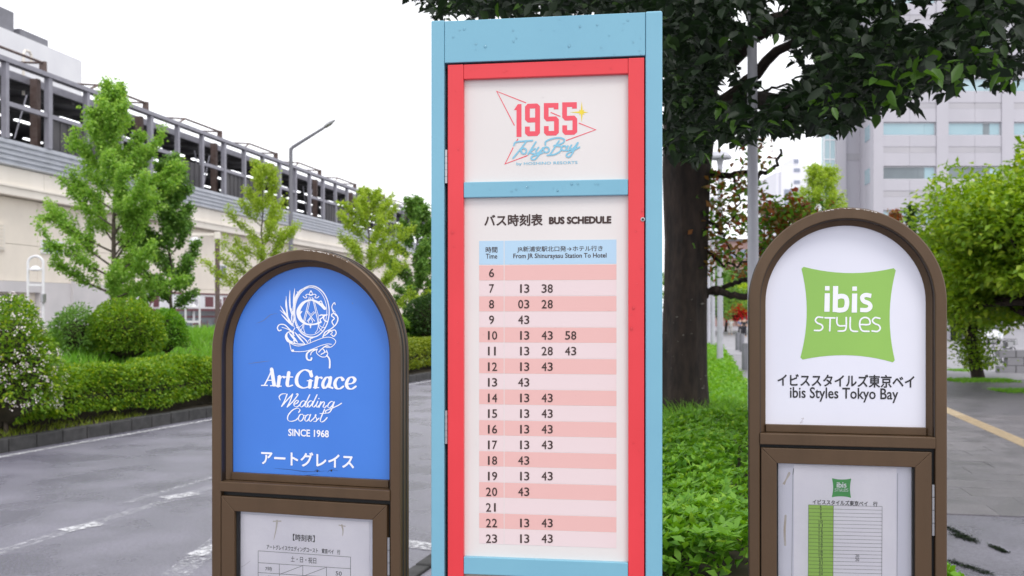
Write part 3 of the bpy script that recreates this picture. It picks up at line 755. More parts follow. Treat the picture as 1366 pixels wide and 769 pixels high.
# kerb stones, one by one
def kerb(name, fn, s0, s1, step, d0, d1, h, label=None):
    root = empty(name, kind='structure'); st = None; s = s0; rn = random.Random(4)
    while s < s1:
        a, b = fn(s+.012, d0), fn(s+step-.012, d0); c, d = fn(s+step-.012, d1), fn(s+.012, d1)
        m = MB(); m.slab([a, b, c, d], -.1, h+rn.uniform(-.008, .008)); m.build('kerb_stone', M['kerb'], root, bevel=.018); s += step
    return root
kerb('far_kerb', K, -6, 42, .62, 0.0, .2, .235)
kerb('near_kerb', NK, -1.3, 16, .62, 0.0, .158, .13)
# painted markings
def line(name, p, q, w, m, z=.004, parent=None, sub=1):
    p = np.array(p[:2]); q = np.array(q[:2]); d = (q-p)/np.hypot(*(q-p)); n = np.array((-d[1], d[0]))*w/2
    mb = MB(); mb.add([(*(p+n), z), (*(p-n), z), (*(q-n), z), (*(q+n), z)], [(0,1,2,3)]); return mb.build(name, m, parent, kind='structure')
line('edge_line', K(-20,-.30), K(60,-.30), .15, M['paint'])
def rl(n, a, b, w, m, z=.004): line(n, at(*a), at(*b), w, m, z)
rl('lane_line', (-60,755), (283,650), .17, M['paint_worn'])
rl('lane_dash', (84,709), (134,699), .22, M['paint'], .008); rl('lane_dash', (218,665.5), (262,659), .24, M['paint'], .008)
rl('lane_line', (170,671), (283,637), .12, M['paint_worn'])
rl('bay_line', (232,769), (300,717), .26, M['paint_worn']); rl('bay_line', (258,742), (296,728), .20, M['paint'], .008)
rl('bay_line', (300,717), (420,690), .2, M['paint_worn'])
rl('edge_line', (530,725), (620,735), .28, M['paint'], .008)
for a in ((430,600),(470,560)): pass
# right-hand footway: concrete paving flags and tactile strip
def atp(px, py, h=.10): return at(px, py, h)
root = empty('footway', kind='structure')
FD = np.array((.192, 1)); FD = FD/np.hypot(*FD); FR = np.array((FD[1], -FD[0])); F0 = atp(1265, 687)
F0 = np.array((F0.x, F0.y))
rn = random.Random(2)
fl = mat('paving_flag', (.185, .172, .19), .48, 0, (.145, .135, .152), 2.2, .2, 120, rough2=.36, detail=8)
fl2 = mat('paving_flag_worn', (.205, .19, .208), .5, 0, (.165, .152, .168), 3, .2, 120, rough2=.38, detail=8)
speckle(fl, 40, .72, 1.25); speckle(fl2, 40, .72, 1.25)
row = 0; s = 0
while s < 11:
    for c in range(-2, 9):
        d = -.35+c*.9+(.45 if row % 2 else 0)
        q = [F0+FD*(s+.0025)+FR*(d+.0025), F0+FD*(s+.5975)+FR*(d+.0025), F0+FD*(s+.5975)+FR*(d+.8975), F0+FD*(s+.0025)+FR*(d+.8975)]
        if q[0][0] > 12.5: continue
        m = MB(); m.slab([tuple(v) for v in q], .06, .112+rn.uniform(-.0015, .0015)); m.build('paving_flag', fl if rn.random() < .6 else fl2, root)
    s += .6; row += 1
mb = MB(); mb.slab([tuple(F0+FD*11.0+FR*-2.2), tuple(F0+FD*60+FR*-2.2), tuple(F0+FD*60+FR*12), tuple(F0+FD*11+FR*12)], .05, .110); mb.build('footway_surface', M['paving'], root)
p0, p1 = atp(1262, 547, .11), atp(1372, 594.5, .11); p0 = np.array((p0.x, p0.y)); p1 = np.array((p1.x, p1.y)); dd = (p0-p1)/np.hypot(*(p0-p1)); nn = np.array((dd[1], -dd[0]))
for i in range(-6, 46):
    a = p1+dd*(i*.4); b = p1+dd*(i*.4+.394)
    m = MB(); m.slab([tuple(a-nn*.15), tuple(b-nn*.15), tuple(b+nn*.15), tuple(a+nn*.15)], .06, .118)
    for k in range(4):
        c = a+(b-a)*(k+.5)/4; e = nn*.13; w = (b-a)*.05
        if i < 12: m.slab([tuple(c-w-e), tuple(c+w-e), tuple(c+w+e), tuple(c-w+e)], .118, .123)
    m.build('tactile_slab', M['tactile'], root)
# concrete forecourt beyond
mb = MB(); mb.slab([tuple(atp(1180, 508).to_tuple()[:2]), tuple(atp(1500, 508).to_tuple()[:2]), (60, 95), (18, 95)], .09, .13); mb.build('forecourt', M['paving2'], kind='structure')
mb = MB(); a = atp(930, 474, .1); b = atp(1010, 474, .1); mb.slab([(a.x, a.y), (b.x, b.y), (40, 110), (22, 110)], .09, .125); mb.build('path', M['paving2'], kind='structure')

# ================================================================ LEAVES
def leaf_arrays(P, D, Nn, Ln, Wd, fold=.18, droop=.15, rich=False):
    n = len(P); D = D/np.linalg.norm(D, axis=1, keepdims=True); Nn = Nn-(Nn*D).sum(1, keepdims=True)*D
    Nn = Nn/(np.linalg.norm(Nn, axis=1, keepdims=True)+1e-9); Sd = np.cross(D, Nn); L_ = Ln[:, None]; W_ = Wd[:, None]
    if not rich:
        V = np.stack([P, P+D*L_*.45+Sd*W_*.5+Nn*W_*fold, P+D*L_-Nn*L_*droop, P+D*L_*.45-Sd*W_*.5+Nn*W_*fold], 1)
        return V.reshape(-1, 3), np.arange(4*n).reshape(n, 4)
    V = np.stack([P, P+D*L_*.22+Sd*W_*.40+Nn*W_*fold, P+D*L_*.58+Sd*W_*.46+Nn*(W_*fold-L_*droop*.4), P+D*L_-Nn*L_*droop,
                  P+D*L_*.58-Sd*W_*.46+Nn*(W_*fold-L_*droop*.4), P+D*L_*.22-Sd*W_*.40+Nn*W_*fold, P+D*L_*.5-Nn*L_*droop*.3], 1)
    b = np.arange(n)[:, None]*7
    F_ = np.concatenate([b+np.array([[0,6,2,1]]), b+np.array([[6,3,2,2]]), b+np.array([[0,5,4,6]]), b+np.array([[6,4,3,3]])], 1).reshape(-1, 4)
    return V.reshape(-1, 3), F_
def np_mesh(name, V, Fq):
    me = bpy.data.meshes.new(name); tri = Fq[:, 2] == Fq[:, 3]
    me.vertices.add(len(V)); me.vertices.foreach_set('co', np.ascontiguousarray(V, dtype=np.float32).ravel())
    cnt = np.where(tri, 3, 4); loops = Fq.ravel()[np.repeat(np.stack([np.ones_like(tri)]*3+[~tri], 1), 1, 0).ravel()]
    me.loops.add(int(cnt.sum())); me.loops.foreach_set('vertex_index', loops.astype(np.int32))
    st = np.concatenate([[0], np.cumsum(cnt)[:-1]]); me.polygons.add(len(Fq)); me.polygons.foreach_set('loop_start', st.astype(np.int32))
    me.update(calc_edges=True); return me
def rdirs(R, n):
    v = R.normal(size=(n, 3)); return v/np.linalg.norm(v, axis=1, keepdims=True)
def foliage(name, P, R, ln, wd, m, parent=None, up=.6, out=None, outw=.0, fold=.18, droop=.15, rich=False, kind='stuff', jit=.25):
    n = len(P); D = rdirs(R, n)*(1, 1, .6)
    if out is not None: D = D+out*outw
    Nn = rdirs(R, n)*.8+np.array((0, 0, up*1.6))
    L_ = ln*(1+R.uniform(-jit, jit, n)); W_ = L_*wd/ln*(1+R.uniform(-.15, .15, n))
    V, F_ = leaf_arrays(np.asarray(P), D, Nn, L_, W_, fold, droop, rich)
    o = link(name, np_mesh(name, V, F_), m, parent)
    if kind: o['kind'] = kind
    return o
LM = {
 'ginkgo': leaf_mat('fresh_green_leaf', (.19, .37, .06), (.33, .53, .10), (.47, .64, .16), .45),
 'hedge': leaf_mat('hedge_leaf', (.08, .20, .02), (.26, .42, .035), (.52, .60, .06), .3),
 'lime': leaf_mat('lime_green_leaf', (.26, .38, .045), (.42, .56, .08), (.54, .64, .14), .45),
 'mid': leaf_mat('mid_green_leaf', (.10, .22, .045), (.19, .35, .065), (.28, .44, .10)),
 'azalea': leaf_mat('azalea_leaf', (.085, .23, .026), (.21, .43, .045), (.36, .56, .08), .3),
 'yellow': leaf_mat('yellow_green_leaf', (.13, .20, .02), (.27, .33, .035), (.38, .42, .06), .3),
 'bright': leaf_mat('bright_bank_grass', (.13, .32, .03), (.22, .46, .05), (.32, .52, .09), .35),
 'camphor': leaf_mat('camphor_leaf', (.13, .26, .02), (.30, .45, .035), (.46, .56, .07), .3),
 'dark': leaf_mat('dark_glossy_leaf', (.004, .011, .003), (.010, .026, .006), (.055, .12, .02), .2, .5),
 'red': leaf_mat('red_brown_leaf', (.34, .09, .04), (.24, .20, .05), (.50, .20, .05), .4, .3),
 'deep': leaf_mat('deep_green_leaf', (.02, .06, .015), (.05, .11, .02), (.08, .16, .03), .25),
 'redflower': leaf_mat('red_petal', (.6, .02, .02), (.75, .04, .03)),
}
M['petal'] = mat('white_pink_petal', (.78, .66, .66), .6, 0, (.82, .78, .76), 30)

def sk_tubes(mb, pts, r0, r1, n=6): 
    k = len(pts); mb.tube(pts, [r0+(r1-r0)*i/(k-1) for i in range(k)], n)
def polyl(P0, d, L, bend, R, k=5, wob=.06):
    pts = [np.array(P0, float)]; d = np.array(d, float); d /= np.linalg.norm(d)
    for i in range(k):
        d = d+np.array(bend)/k+R.normal(size=3)*wob; d /= np.linalg.norm(d); pts.append(pts[-1]+d*L/k)
    return pts
def young_tree(name, label, base, height, prof, nb, elev, leafm, lsz, nleaf, seed, group=None, r0=.07, t0=.16, lean=(0,0), cat='tree', bend=.5, bark='bark2', sub=7, wd=.8, fan=.10):
    """a slim street tree: straight leader, rising limbs, leaves set along the twigs"""
    R = np.random.default_rng(seed); root = empty(name, base, 0, label, cat, group)
    tr = MB(); trunk = [(lean[0]*t*height+R.normal()*.02*height*.3, lean[1]*t*height+R.normal()*.02*height*.3, t*height) for t in np.linspace(0, 1, 9)]
    trunk[0] = (0, 0, -.1); sk_tubes(tr, trunk, r0, .012, 8); tr.build('trunk', M[bark], root, smooth=True)
    T = np.array(trunk); br = MB(); spots = []; wts = []
    for i in range(nb):
        t = t0+(1-t0)*(i+.5)/nb; k = t*8; j = min(7, int(k)); P = T[j]+(T[j+1]-T[j])*(k-j)
        az = i*2.39996+R.normal()*.35; L_ = prof(t)*R.uniform(.75, 1.15); el = elev(t) if callable(elev) else elev
        d = (cos(az)*cos(el), sin(az)*cos(el), sin(el)); pts = polyl(P, d, L_, (0, 0, bend*.5), R, 6)
        sk_tubes(br, pts, max(.008, r0*.38*(1-t)+.01), .004, 5)
        pa = np.array(pts)
        for q in range(sub):
            u = .22+.78*(q+R.uniform())/sub; kk = u*6; jj = min(5, int(kk)); p = pa[jj]+(pa[jj+1]-pa[jj])*(kk-jj)
            dd = (pa[jj+1]-pa[jj]); dd = dd/np.linalg.norm(dd)+rdirs(R, 1)[0]*.8+(0, 0, .25)
            l2 = L_*R.uniform(.22, .4)*(1.15-u*.5); tw = polyl(p, dd, l2, (0, 0, .3), R, 3, .1); sk_tubes(br, tw, .006, .002, 3)
            ta = np.array(tw)
            for z in range(3): spots.append((ta[z], ta[z+1])); wts.append(1)
        for z in range(2, 6): spots.append((pa[z], pa[z+1])); wts.append(1.2)
    br.build('branches', M[bark], root, kind='stuff')
    A = np.array([a for a, b in spots]); B = np.array([b for a, b in spots]); w = np.array(wts)*np.linalg.norm(B-A, axis=1)**.5; idx = R.choice(len(A), nleaf, p=w/w.sum())
    P = A[idx]+(B[idx]-A[idx])*R.uniform(0, 1, (nleaf, 1))+R.normal(size=(nleaf, 3))*fan*height*.12
    foliage('foliage', P, R, lsz, lsz*wd, LM[leafm], root, up=.5, jit=.3)
    return root
def noise3(P, f, seed):
    R = np.random.default_rng(seed); v = np.zeros(len(P))
    for k in range(6): w = R.normal(size=3)*f*(1+k*.5); v += np.sin(P@w+R.uniform(0, 6.28))/(1+k*.35)
    return v/3.0
def blob_points(R, n, rad, seed, rough=.16, f=3., shell=.45, zmin=-.35):
    d = rdirs(R, n*2); d = d[d[:, 2] > zmin][:n]; n = len(d)
    q = 1+rough*noise3(d, f, seed); r = q*(1-shell*R.uniform(0, 1, n)**2.2); P = d*np.array(rad)*r[:, None]
    return P, d
def bush(name, label, c, rad, leafm, lsz, n, seed, cat='bush', group=None, rough=.14, flowers=0, wd=.5, f=3., core=.70, zmin=-.5, up=.55):
    R = np.random.default_rng(seed); root = empty(name, c, 0, label, cat, group)
    P, d = blob_points(R, n, rad, seed, rough, f, .4, zmin)
    foliage('foliage', P, R, lsz, lsz*wd, LM[leafm], root, up=up, out=d, outw=.9)
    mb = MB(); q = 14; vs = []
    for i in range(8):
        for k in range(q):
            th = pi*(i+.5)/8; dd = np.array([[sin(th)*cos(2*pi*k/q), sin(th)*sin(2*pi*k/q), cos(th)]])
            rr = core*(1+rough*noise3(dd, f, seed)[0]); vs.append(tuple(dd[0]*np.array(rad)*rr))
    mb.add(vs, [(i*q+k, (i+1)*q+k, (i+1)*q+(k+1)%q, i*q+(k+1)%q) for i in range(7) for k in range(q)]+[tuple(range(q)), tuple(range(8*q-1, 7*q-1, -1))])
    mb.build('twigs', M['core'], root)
    mb = MB(); mb.tube([(0,0,-rad[2]*1.05), (0,0,-rad[2]*.3)], .04, 6); mb.build('stem', M['bark2'], root)
    if flowers:
        P, d = blob_points(R, flowers, [r*1.03 for r in rad], seed, rough, f, .05, zmin); 
        k = 9; PP = np.repeat(P, k, 0)+R.normal(size=(len(P)*k, 3))*.035
        V, F_ = leaf_arrays(PP, rdirs(R, len(PP))+np.repeat(d, k, 0)*.3, np.repeat(d, k, 0)+R.normal(size=(len(PP), 3))*.4, np.full(len(PP), .034), np.full(len(PP), .03), .1, .05)
        o = link('blossom', np_mesh('blossom', V, F_), M['petal'], root); o['kind'] = 'stuff'
    return root
def hedge(name, label, pts, hw, height, leafm, lsz, dens, seed, cat='hedge', wd=.5, rough=.10):
    """clipped shrubs grown together along a line of points (x, y, ground z)"""
    R = np.random.default_rng(seed); root = empty(name, pts[0], 0, label, cat); o0 = np.array(pts[0]); Pl = []; Dl = []; core = MB()
    for a, b in zip(pts, pts[1:]):
        a, b = np.array(a)-o0, np.array(b)-o0; L_ = np.linalg.norm(b-a); t = (b-a)/L_; s_ = np.array((t[1], -t[0], 0)); n = int(L_*dens)
        ph = R.uniform(-.15*pi, 1.15*pi, n); u = R.uniform(0, L_, n); e = .62
        cx_ = np.sign(np.cos(ph))*np.abs(np.cos(ph))**e; cz_ = np.sign(np.sin(ph))*np.abs(np.sin(ph))**e
        q = np.stack([u, ph], 1); P = a+t*u[:, None]; wob = 1+rough*noise3(np.stack([P[:, 0], P[:, 1], ph*.8], 1), 1.6, seed)
        rr = wob*(1-.3*R.uniform(0, 1, n)**2.4)
        off = s_*(cx_*hw*rr)[:, None]+np.array((0, 0, 1))*(height*.5+cz_*height*.5*rr)[:, None]
        Pl.append(P+off); Dl.append(s_*(np.cos(ph))[:, None]+np.array((0, 0, 1))*np.sin(ph)[:, None])
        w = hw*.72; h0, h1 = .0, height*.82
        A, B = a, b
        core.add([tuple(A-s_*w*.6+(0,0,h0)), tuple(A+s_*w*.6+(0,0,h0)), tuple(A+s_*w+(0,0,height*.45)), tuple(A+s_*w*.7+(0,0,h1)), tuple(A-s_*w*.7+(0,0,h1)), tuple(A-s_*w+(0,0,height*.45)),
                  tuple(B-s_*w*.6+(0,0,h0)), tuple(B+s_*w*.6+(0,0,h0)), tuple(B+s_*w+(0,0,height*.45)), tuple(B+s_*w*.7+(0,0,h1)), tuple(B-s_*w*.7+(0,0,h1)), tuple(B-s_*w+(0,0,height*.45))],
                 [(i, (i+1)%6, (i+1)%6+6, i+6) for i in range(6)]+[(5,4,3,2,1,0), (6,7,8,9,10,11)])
    P = np.concatenate(Pl); D = np.concatenate(Dl)
    foliage('foliage', P, R, lsz, lsz*wd, LM[leafm], root, up=.6, out=D, outw=.7)
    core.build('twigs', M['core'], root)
    return root, P, D
def blades(name, P, R, ln, w, m, kind='stuff', parent=None, tilt=.5):
    n = len(P); D = rdirs(R, n)*(tilt, tilt, 0)+np.array((0, 0, 1)); S_ = np.cross(D, rdirs(R, n)); S_ /= np.linalg.norm(S_, axis=1, keepdims=True)
    L_ = (ln*R.uniform(.6, 1.25, n))[:, None]; H_ = rdirs(R, n)*(1, 1, 0); w_ = w*.5
    V = np.stack([P-S_*w_, P+S_*w_, P+D*L_*.55+S_*w_*.8+H_*L_*.05, P+D*L_*.9+H_*L_*.35, P+D*L_*.55-S_*w_*.8+H_*L_*.05], 1).reshape(-1, 3)
    b = np.arange(n)[:, None]*5; F_ = np.concatenate([b+np.array([[0,1,2,4]]), b+np.array([[4,2,3,3]])], 1).reshape(-1, 4)
    o = link(name, np_mesh(name, V, F_), m, parent)
    if kind: o['kind'] = kind
    return o

# ---------------------------------------------------------------- far bank planting
hp = [(*K(s_, .95), .2) for s_ in (0.6, 3, 6, 9, 12.5)]
hedge('azalea_hedge', 'low clipped azalea hedge with yellow green tips along the far kerb', hp, .70, 1.10, 'hedge', .080, 5200, 11, rough=.28)
hp = [(*K(s_, 1.1), .2) for s_ in (17, 20, 24, 28, 32)]
hedge('shrub_hedge', 'yellow green shrub row at the far end of the road kerb', hp, .8, 1.15, 'yellow', .10, 2200, 12)
hp = [(*K(s_, 4.2), .9) for s_ in (17, 22, 28, 34)]
hedge('shrub_hedge', 'soft mid green shrub row behind the yellow shrubs on the bank', hp, 1.1, 1.25, 'ginkgo', .12, 1600, 13)
R = np.random.default_rng(3)
n = 52000; s_ = R.uniform(-10, 34, n); d_ = R.uniform(1.2, 9, n)
gp = np.array([(*K(a, b), bank_h(b, a)-.02) for a, b in zip(s_, d_)])
blades('grass', gp, R, .34, .030, LM['bright'])
n = 2500; s_ = R.uniform(-8, 4, n); d_ = R.uniform(.2, .9, n); gp = np.array([(*K(a, b), bank_h(b, a)-.02) for a, b in zip(s_, d_)])
blades('grass', gp, R, .16, .02, LM['yellow'])
c = atz(168, 437, 24.5); bush('round_bush', 'large clipped round bush with yellow green leaves on the grassy bank', (c.x, c.y, c.z-.18), (.92, .85, .84), 'hedge', .072, 13500, 21, rough=.15)
c = atz(222, 440, 25.5); bush('bush', 'dark green bush touching the big round bush, toward the shop', (c.x, c.y, c.z-.12), (.52, .55, .62), 'azalea', .09, 3600, 22)
c = atz(98, 441, 24.0); bush('bush', 'loose upright green bush between the flowering bush and the big round bush', (c.x, c.y, c.z-.1), (.56, .5, .62), 'mid', .10, 2600, 23, rough=.32, f=5, wd=.35, core=.5)
c = atz(8, 478, 17.4); bush('flowering_bush', 'tall bush covered in white and pale pink blossom beside the azalea hedge', (c.x, c.y, c.z-.22), (.84, .8, 1.22), 'hedge', .09, 7000, 24, flowers=200, rough=.16)
c = atz(-95, 480, 17.6); bush('bush', 'dark green bush cut by the photo edge behind the blossom', (c.x, c.y, c.z), (.9, .8, 1.0), 'mid', .09, 5000, 25)
c = atz(574, 418, 41); bush('round_bush', 'dark green clipped ball bush far along the bank under the last tree', (c.x, c.y, c.z-.3), (1.05, 1, 1.05), 'deep', .12, 5000, 26, rough=.10)

cone = lambda w, p=.75: (lambda t: w*(1-t)**p+.12)
b = at(160, 428, 1.4); b = K0; 
def on_bank(px, py_depth, y): 
    x = (px-CX)/CAM_F*y; v = np.array((x, y))-K0; return (x, y, max(-.05, bank_h(float(v@KN), float(v@KD)))-.05)
young_tree('street_tree', 'tallest feathery green tree on the bank in front of the railway building', on_bank(150, 0, 29), 7.0,
           lambda t: (2.75*(1-t)**.62*(.55+1.6*min(t, .3))+.2) if t < .62 else 1.75-3.0*(t-.62), 42, lambda t: .25+.6*t if t < .62 else .66+1.2*(t-.62), 'ginkgo', .088, 46000, 31, 'young trees on the bank', .10, .10, wd=.75, fan=.085)
young_tree('street_tree', 'smaller bushy green tree touching the tallest tree, thin dark trunk', on_bank(229, 0, 30.5), 5.4,
           lambda t: 1.35*(1-t)**.5*(.5+1.5*min(t, .4))+.15, 30, lambda t: .4+.6*t, 'mid', .092, 18000, 32, 'young trees on the bank', .06, .16, wd=.75)
young_tree('street_tree', 'lime green young tree just before the tall street lamp', on_bank(350, 0, 44), 7.4,
           lambda t: 2.5*(1-t)**.6+.3, 34, lambda t: .25+.5*t, 'lime', .115, 15000, 33, 'young trees on the bank', .07, .15, wd=.6)
young_tree('street_tree', 'wide lime green young tree behind the arch of the blue sign', on_bank(492, 0, 47), 6.4,
           lambda t: 3.0*(1-t)**.6+.3, 36, lambda t: .15+.55*t, 'lime', .115, 19000, 34, 'young trees on the bank', .07, .12, wd=.6)
young_tree('street_tree', 'darker green tree farthest along the bank beside the pale blue board', on_bank(556, 0, 60), 7.6,
           lambda t: 2.2*(1-t)**.5+.2, 36, lambda t: .3+.5*t, 'mid', .19, 12000, 35, 'young trees on the bank', .09, .10, wd=.75)

# ================================================================ STATION BUILDING (its own frame: x along, y inward)
M['cream_wall'] = mat('cream_render', (.78, .71, .62), .8, 0, (.72, .655, .575), .8, .06, 40)
M['cream_light'] = mat('cream_fascia', (.80, .75, .68), .75, 0, (.73, .68, .61), .5, stretch=(1, 1, .25))
M['grey_wall'] = mat('grey_render', (.60, .57, .58), .8, 0, (.53, .51, .52), .7)
M['corr'] = mat('corrugated_steel', (.50, .52, .57), .42, .35, (.44, .46, .50), 1.5)
M['mull'] = mat('grey_mullion', (.29, .285, .33), .5, .2, (.25, .245, .285), 2)
M['rust'] = mat('brown_steel', (.15, .11, .10), .65, .1, (.11, .07, .06), 4)
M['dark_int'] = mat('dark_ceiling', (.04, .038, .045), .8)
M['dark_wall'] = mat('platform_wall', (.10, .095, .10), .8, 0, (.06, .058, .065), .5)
M['tube'] = mat('fluorescent_tube', (.9, .9, .9), .4, emit=(.95, .97, 1, 2.2))
M['glass_dark'] = mat('dark_glass', (.05, .06, .07), .08, 0, spec=.8)
M['glass_blue'] = mat('blue_tinted_glass', (.30, .46, .52), .12, 0, (.40, .54, .58), .15, spec=.8)
M['glass_grey'] = mat('grey_window_glass', (.13, .16, .18), .10, 0, (.20, .24, .26), .2, spec=.8)
M['white_paint'] = mat('white_paint', (.78, .78, .80), .5, 0, (.72, .72, .75), .4)
M['maroon'] = mat('maroon_board', (.13, .035, .045), .6)
st = empty('station_building', (-15.4*S, 30*S, 0), atan2(.9864, .1646), 'long raised railway station building with open platform windows above a cream wall', 'station')
def sb(name, m, fn, bevel=0, smooth=False, parent=None, kind=None):
    mb = MB(S); fn(mb); return mb.build(name, M[m], parent or st, bevel=bevel, smooth=smooth, kind=kind)
SX0, SX1 = -6.3, 67.2
sb('backing_wall', 'cream_wall', lambda b: b.box(SX0, SX1, .34, .6, 0, 5.9))
for i in range(17):
    a = SX0+i*4.2+2.1*0; c_ = a+4.2-.012
    for (z0, z1, mm) in ((0.02, 2.40, 'grey_wall' if a < 6 else 'cream_wall'), (2.412, 3.55, 'cream_wall'), (3.562, 4.98, 'cream_wall')):
        if z0 < 1 and a < 0: 
            sb('wall_panel', mm, lambda b: b.box(a, c_, .25 if z0 > 1 else .15, .338, 2.06, z1)); continue
        sb('wall_panel', mm, lambda b: b.box(a, c_, .25 if mm == 'cream_wall' else .15, .338, z0, z1))
    sb('fascia_panel', 'cream_light', lambda b: (b.box(a, c_, 0.02, .338, 5.30, 5.88), b.box(a, c_, -.06, .338, 5.02, 5.28), b.box(a, c_, -.10, 0.10, 5.26, 5.32)))
    def cor(b):
        n = 5; prof = []
        for k in range(n):
            z = 5.90+k*.16; prof += [(-.02, z), (-.09, z+.035), (-.09, z+.085), (-.02, z+.12)]
        prof += [(-.02, 6.70)]
        vs = [(x, y, z) for x in (a, c_) for y, z in prof]; m_ = len(prof)
        b.add(vs, [(k, k+m_, k+m_+1, k+1) for k in range(m_-1)]); b.box(a, c_, 0, .1, 5.9, 6.72)
    sb('parapet_panel', 'corr', cor)
for i in range(-3, 32):
    x = .2+i*2.105; big = (i-1) % 3 == 0
    sb('mullion', 'mull', lambda b: b.box(x-(.10 if big else .075), x+(.10 if big else .075), -.08, .10, 6.72, 9.02), bevel=.01)
    if big:
        sb('column', 'rust', lambda b: b.box(x-.10, x+.10, .35, .6, 5.9, 9.0)); 
        sb('skylight_frame', 'rust', lambda b: (b.box(x-.06, x+.06, .1, .3, 9.12, 9.56), b.tube([(x-3.9, .2, 9.15), (x-3.2, .2, 9.50), (x, .2, 9.52)], .045, 4), b.tube([(x-3.2, .2, 9.50), (x-3.2, 1.4, 9.6), (x, 1.4, 9.6), (x, .2, 9.52)], .035, 4)))
    if i % 3 != 2 and i < 30:
        sb('middle_rail', 'mull', lambda b: b.box(x+.08, x+2.02, -.05, .07, 7.72, 7.86))
    if (i % 6) in (1, 2) or i in (5,):
        sb('lower_screen', 'dark_wall', lambda b: (b.box(x+.09, x+2.0, .02, .05, 6.72, 7.71), [b.box(x+.2+k*.42, x+.26+k*.42, -.02, .02, 6.75, 7.68) for k in range(5)]))
    if i % 3 == 0:
        sb('roof_brace', 'mull', lambda b: b.tube([(x+.3, .5, 8.4), (x+.9, .5, 6.9)], .03, 4)); sb('roof_brace', 'mull', lambda b: b.tube([(x+1.7, .5, 8.4), (x+1.1, .5, 6.9)], .03, 4))
sb('top_rail', 'mull', lambda b: b.box(SX0, SX1, -.12, .14, 9.02, 9.16))
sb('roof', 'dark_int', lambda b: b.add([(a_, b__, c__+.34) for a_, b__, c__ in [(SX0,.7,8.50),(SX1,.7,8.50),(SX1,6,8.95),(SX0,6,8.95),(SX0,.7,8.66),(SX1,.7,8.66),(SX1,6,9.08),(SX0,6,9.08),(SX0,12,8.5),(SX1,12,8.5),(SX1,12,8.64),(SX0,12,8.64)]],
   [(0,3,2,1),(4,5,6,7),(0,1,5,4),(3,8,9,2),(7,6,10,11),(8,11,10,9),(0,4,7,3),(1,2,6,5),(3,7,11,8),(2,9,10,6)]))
sb('roof_edge', 'mull', lambda b: b.box(SX0, SX1, .60, .70, 8.80, 9.04))
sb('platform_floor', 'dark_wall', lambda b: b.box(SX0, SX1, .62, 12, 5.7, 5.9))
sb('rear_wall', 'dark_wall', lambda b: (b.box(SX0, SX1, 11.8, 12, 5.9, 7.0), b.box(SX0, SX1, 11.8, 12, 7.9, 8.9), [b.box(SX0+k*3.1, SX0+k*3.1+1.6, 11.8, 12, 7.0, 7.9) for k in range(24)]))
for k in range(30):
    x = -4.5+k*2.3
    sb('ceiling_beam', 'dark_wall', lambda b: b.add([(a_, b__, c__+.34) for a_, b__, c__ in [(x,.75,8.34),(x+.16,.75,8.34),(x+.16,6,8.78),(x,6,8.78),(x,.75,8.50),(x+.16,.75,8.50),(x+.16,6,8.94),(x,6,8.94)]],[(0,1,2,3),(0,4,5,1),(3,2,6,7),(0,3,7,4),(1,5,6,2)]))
for k in range(34):
    x = -4.2+k*2.0
    for (y, z) in ((1.9, 8.45), (4.1, 8.55), (6.6, 8.6)):
        xx = x+(.6 if y > 3 else 0)
        sb('fluorescent_lamp', 'tube', lambda b: b.box(xx, xx+1.15, y, y+.14, z, z+.06))
# openings and fittings of the wall
def hs(px, py): # station plane coordinates of a photo pixel
    r = (px-CX)/CAM_F; yy = (-15.4*S-.1669*30*S)/(r-.1669); return (yy/S-30)/.9864, (H+(HY-py)/CAM_F*yy)/S
def stbox(name, m, px0, px1, py0, py1, y0, y1, **kw):
    a, h1 = hs(px0, (py0)); b_, _ = hs(px1, py0); _, h0 = hs(px0, py1); return sb(name, m, lambda b: b.box(a, b_, y0, y1, h0, h1), **kw)
stbox('louver', 'cream_wall', -14, 15, 293, 333, .20, .249); 
lv = stbox('louver_slats', 'cream_light', -12, 13.5, 296, 331, .17, .199)
a0, h0_ = hs(-12, 294); a1, h1_ = hs(13, 332)
for k in range(7): sb('louver_slat', 'cream_wall', lambda b: b.box(a0+.05, a1-.05, .15, .169, h1_+.04+k*(h0_-h1_)/7.3, h1_+.04+(k+.55)*(h0_-h1_)/7.3))
stbox('garage_opening', 'glass_dark', -80, 38, 391, 450, .30, .337)
def win(px0, px1, py0, py1, glass='glass_grey'):
    w = stbox('window', 'white_paint', px0, px1, py0, py1, .20, .249); a, h1 = hs(px0, py0); b_, h0 = hs(px1, py1); h0 = hs(px0, py1)[1]
    mb = MB(S); e = (b_-a)*.09; mb.box(a+e, (a+b_)/2-e/3, .185, .199, h0+.06, h1-.06); mb.box((a+b_)/2+e/3, b_-e, .185, .199, h0+.06, h1-.06); mb.build('pane', M[glass], w)
win(292, 308, 352, 374); win(63, 92, 320, 338); win(418, 436, 366, 380)
stbox('drain_pipe', 'grey_wall', 100, 102.5, 375, 440, .06, .149)
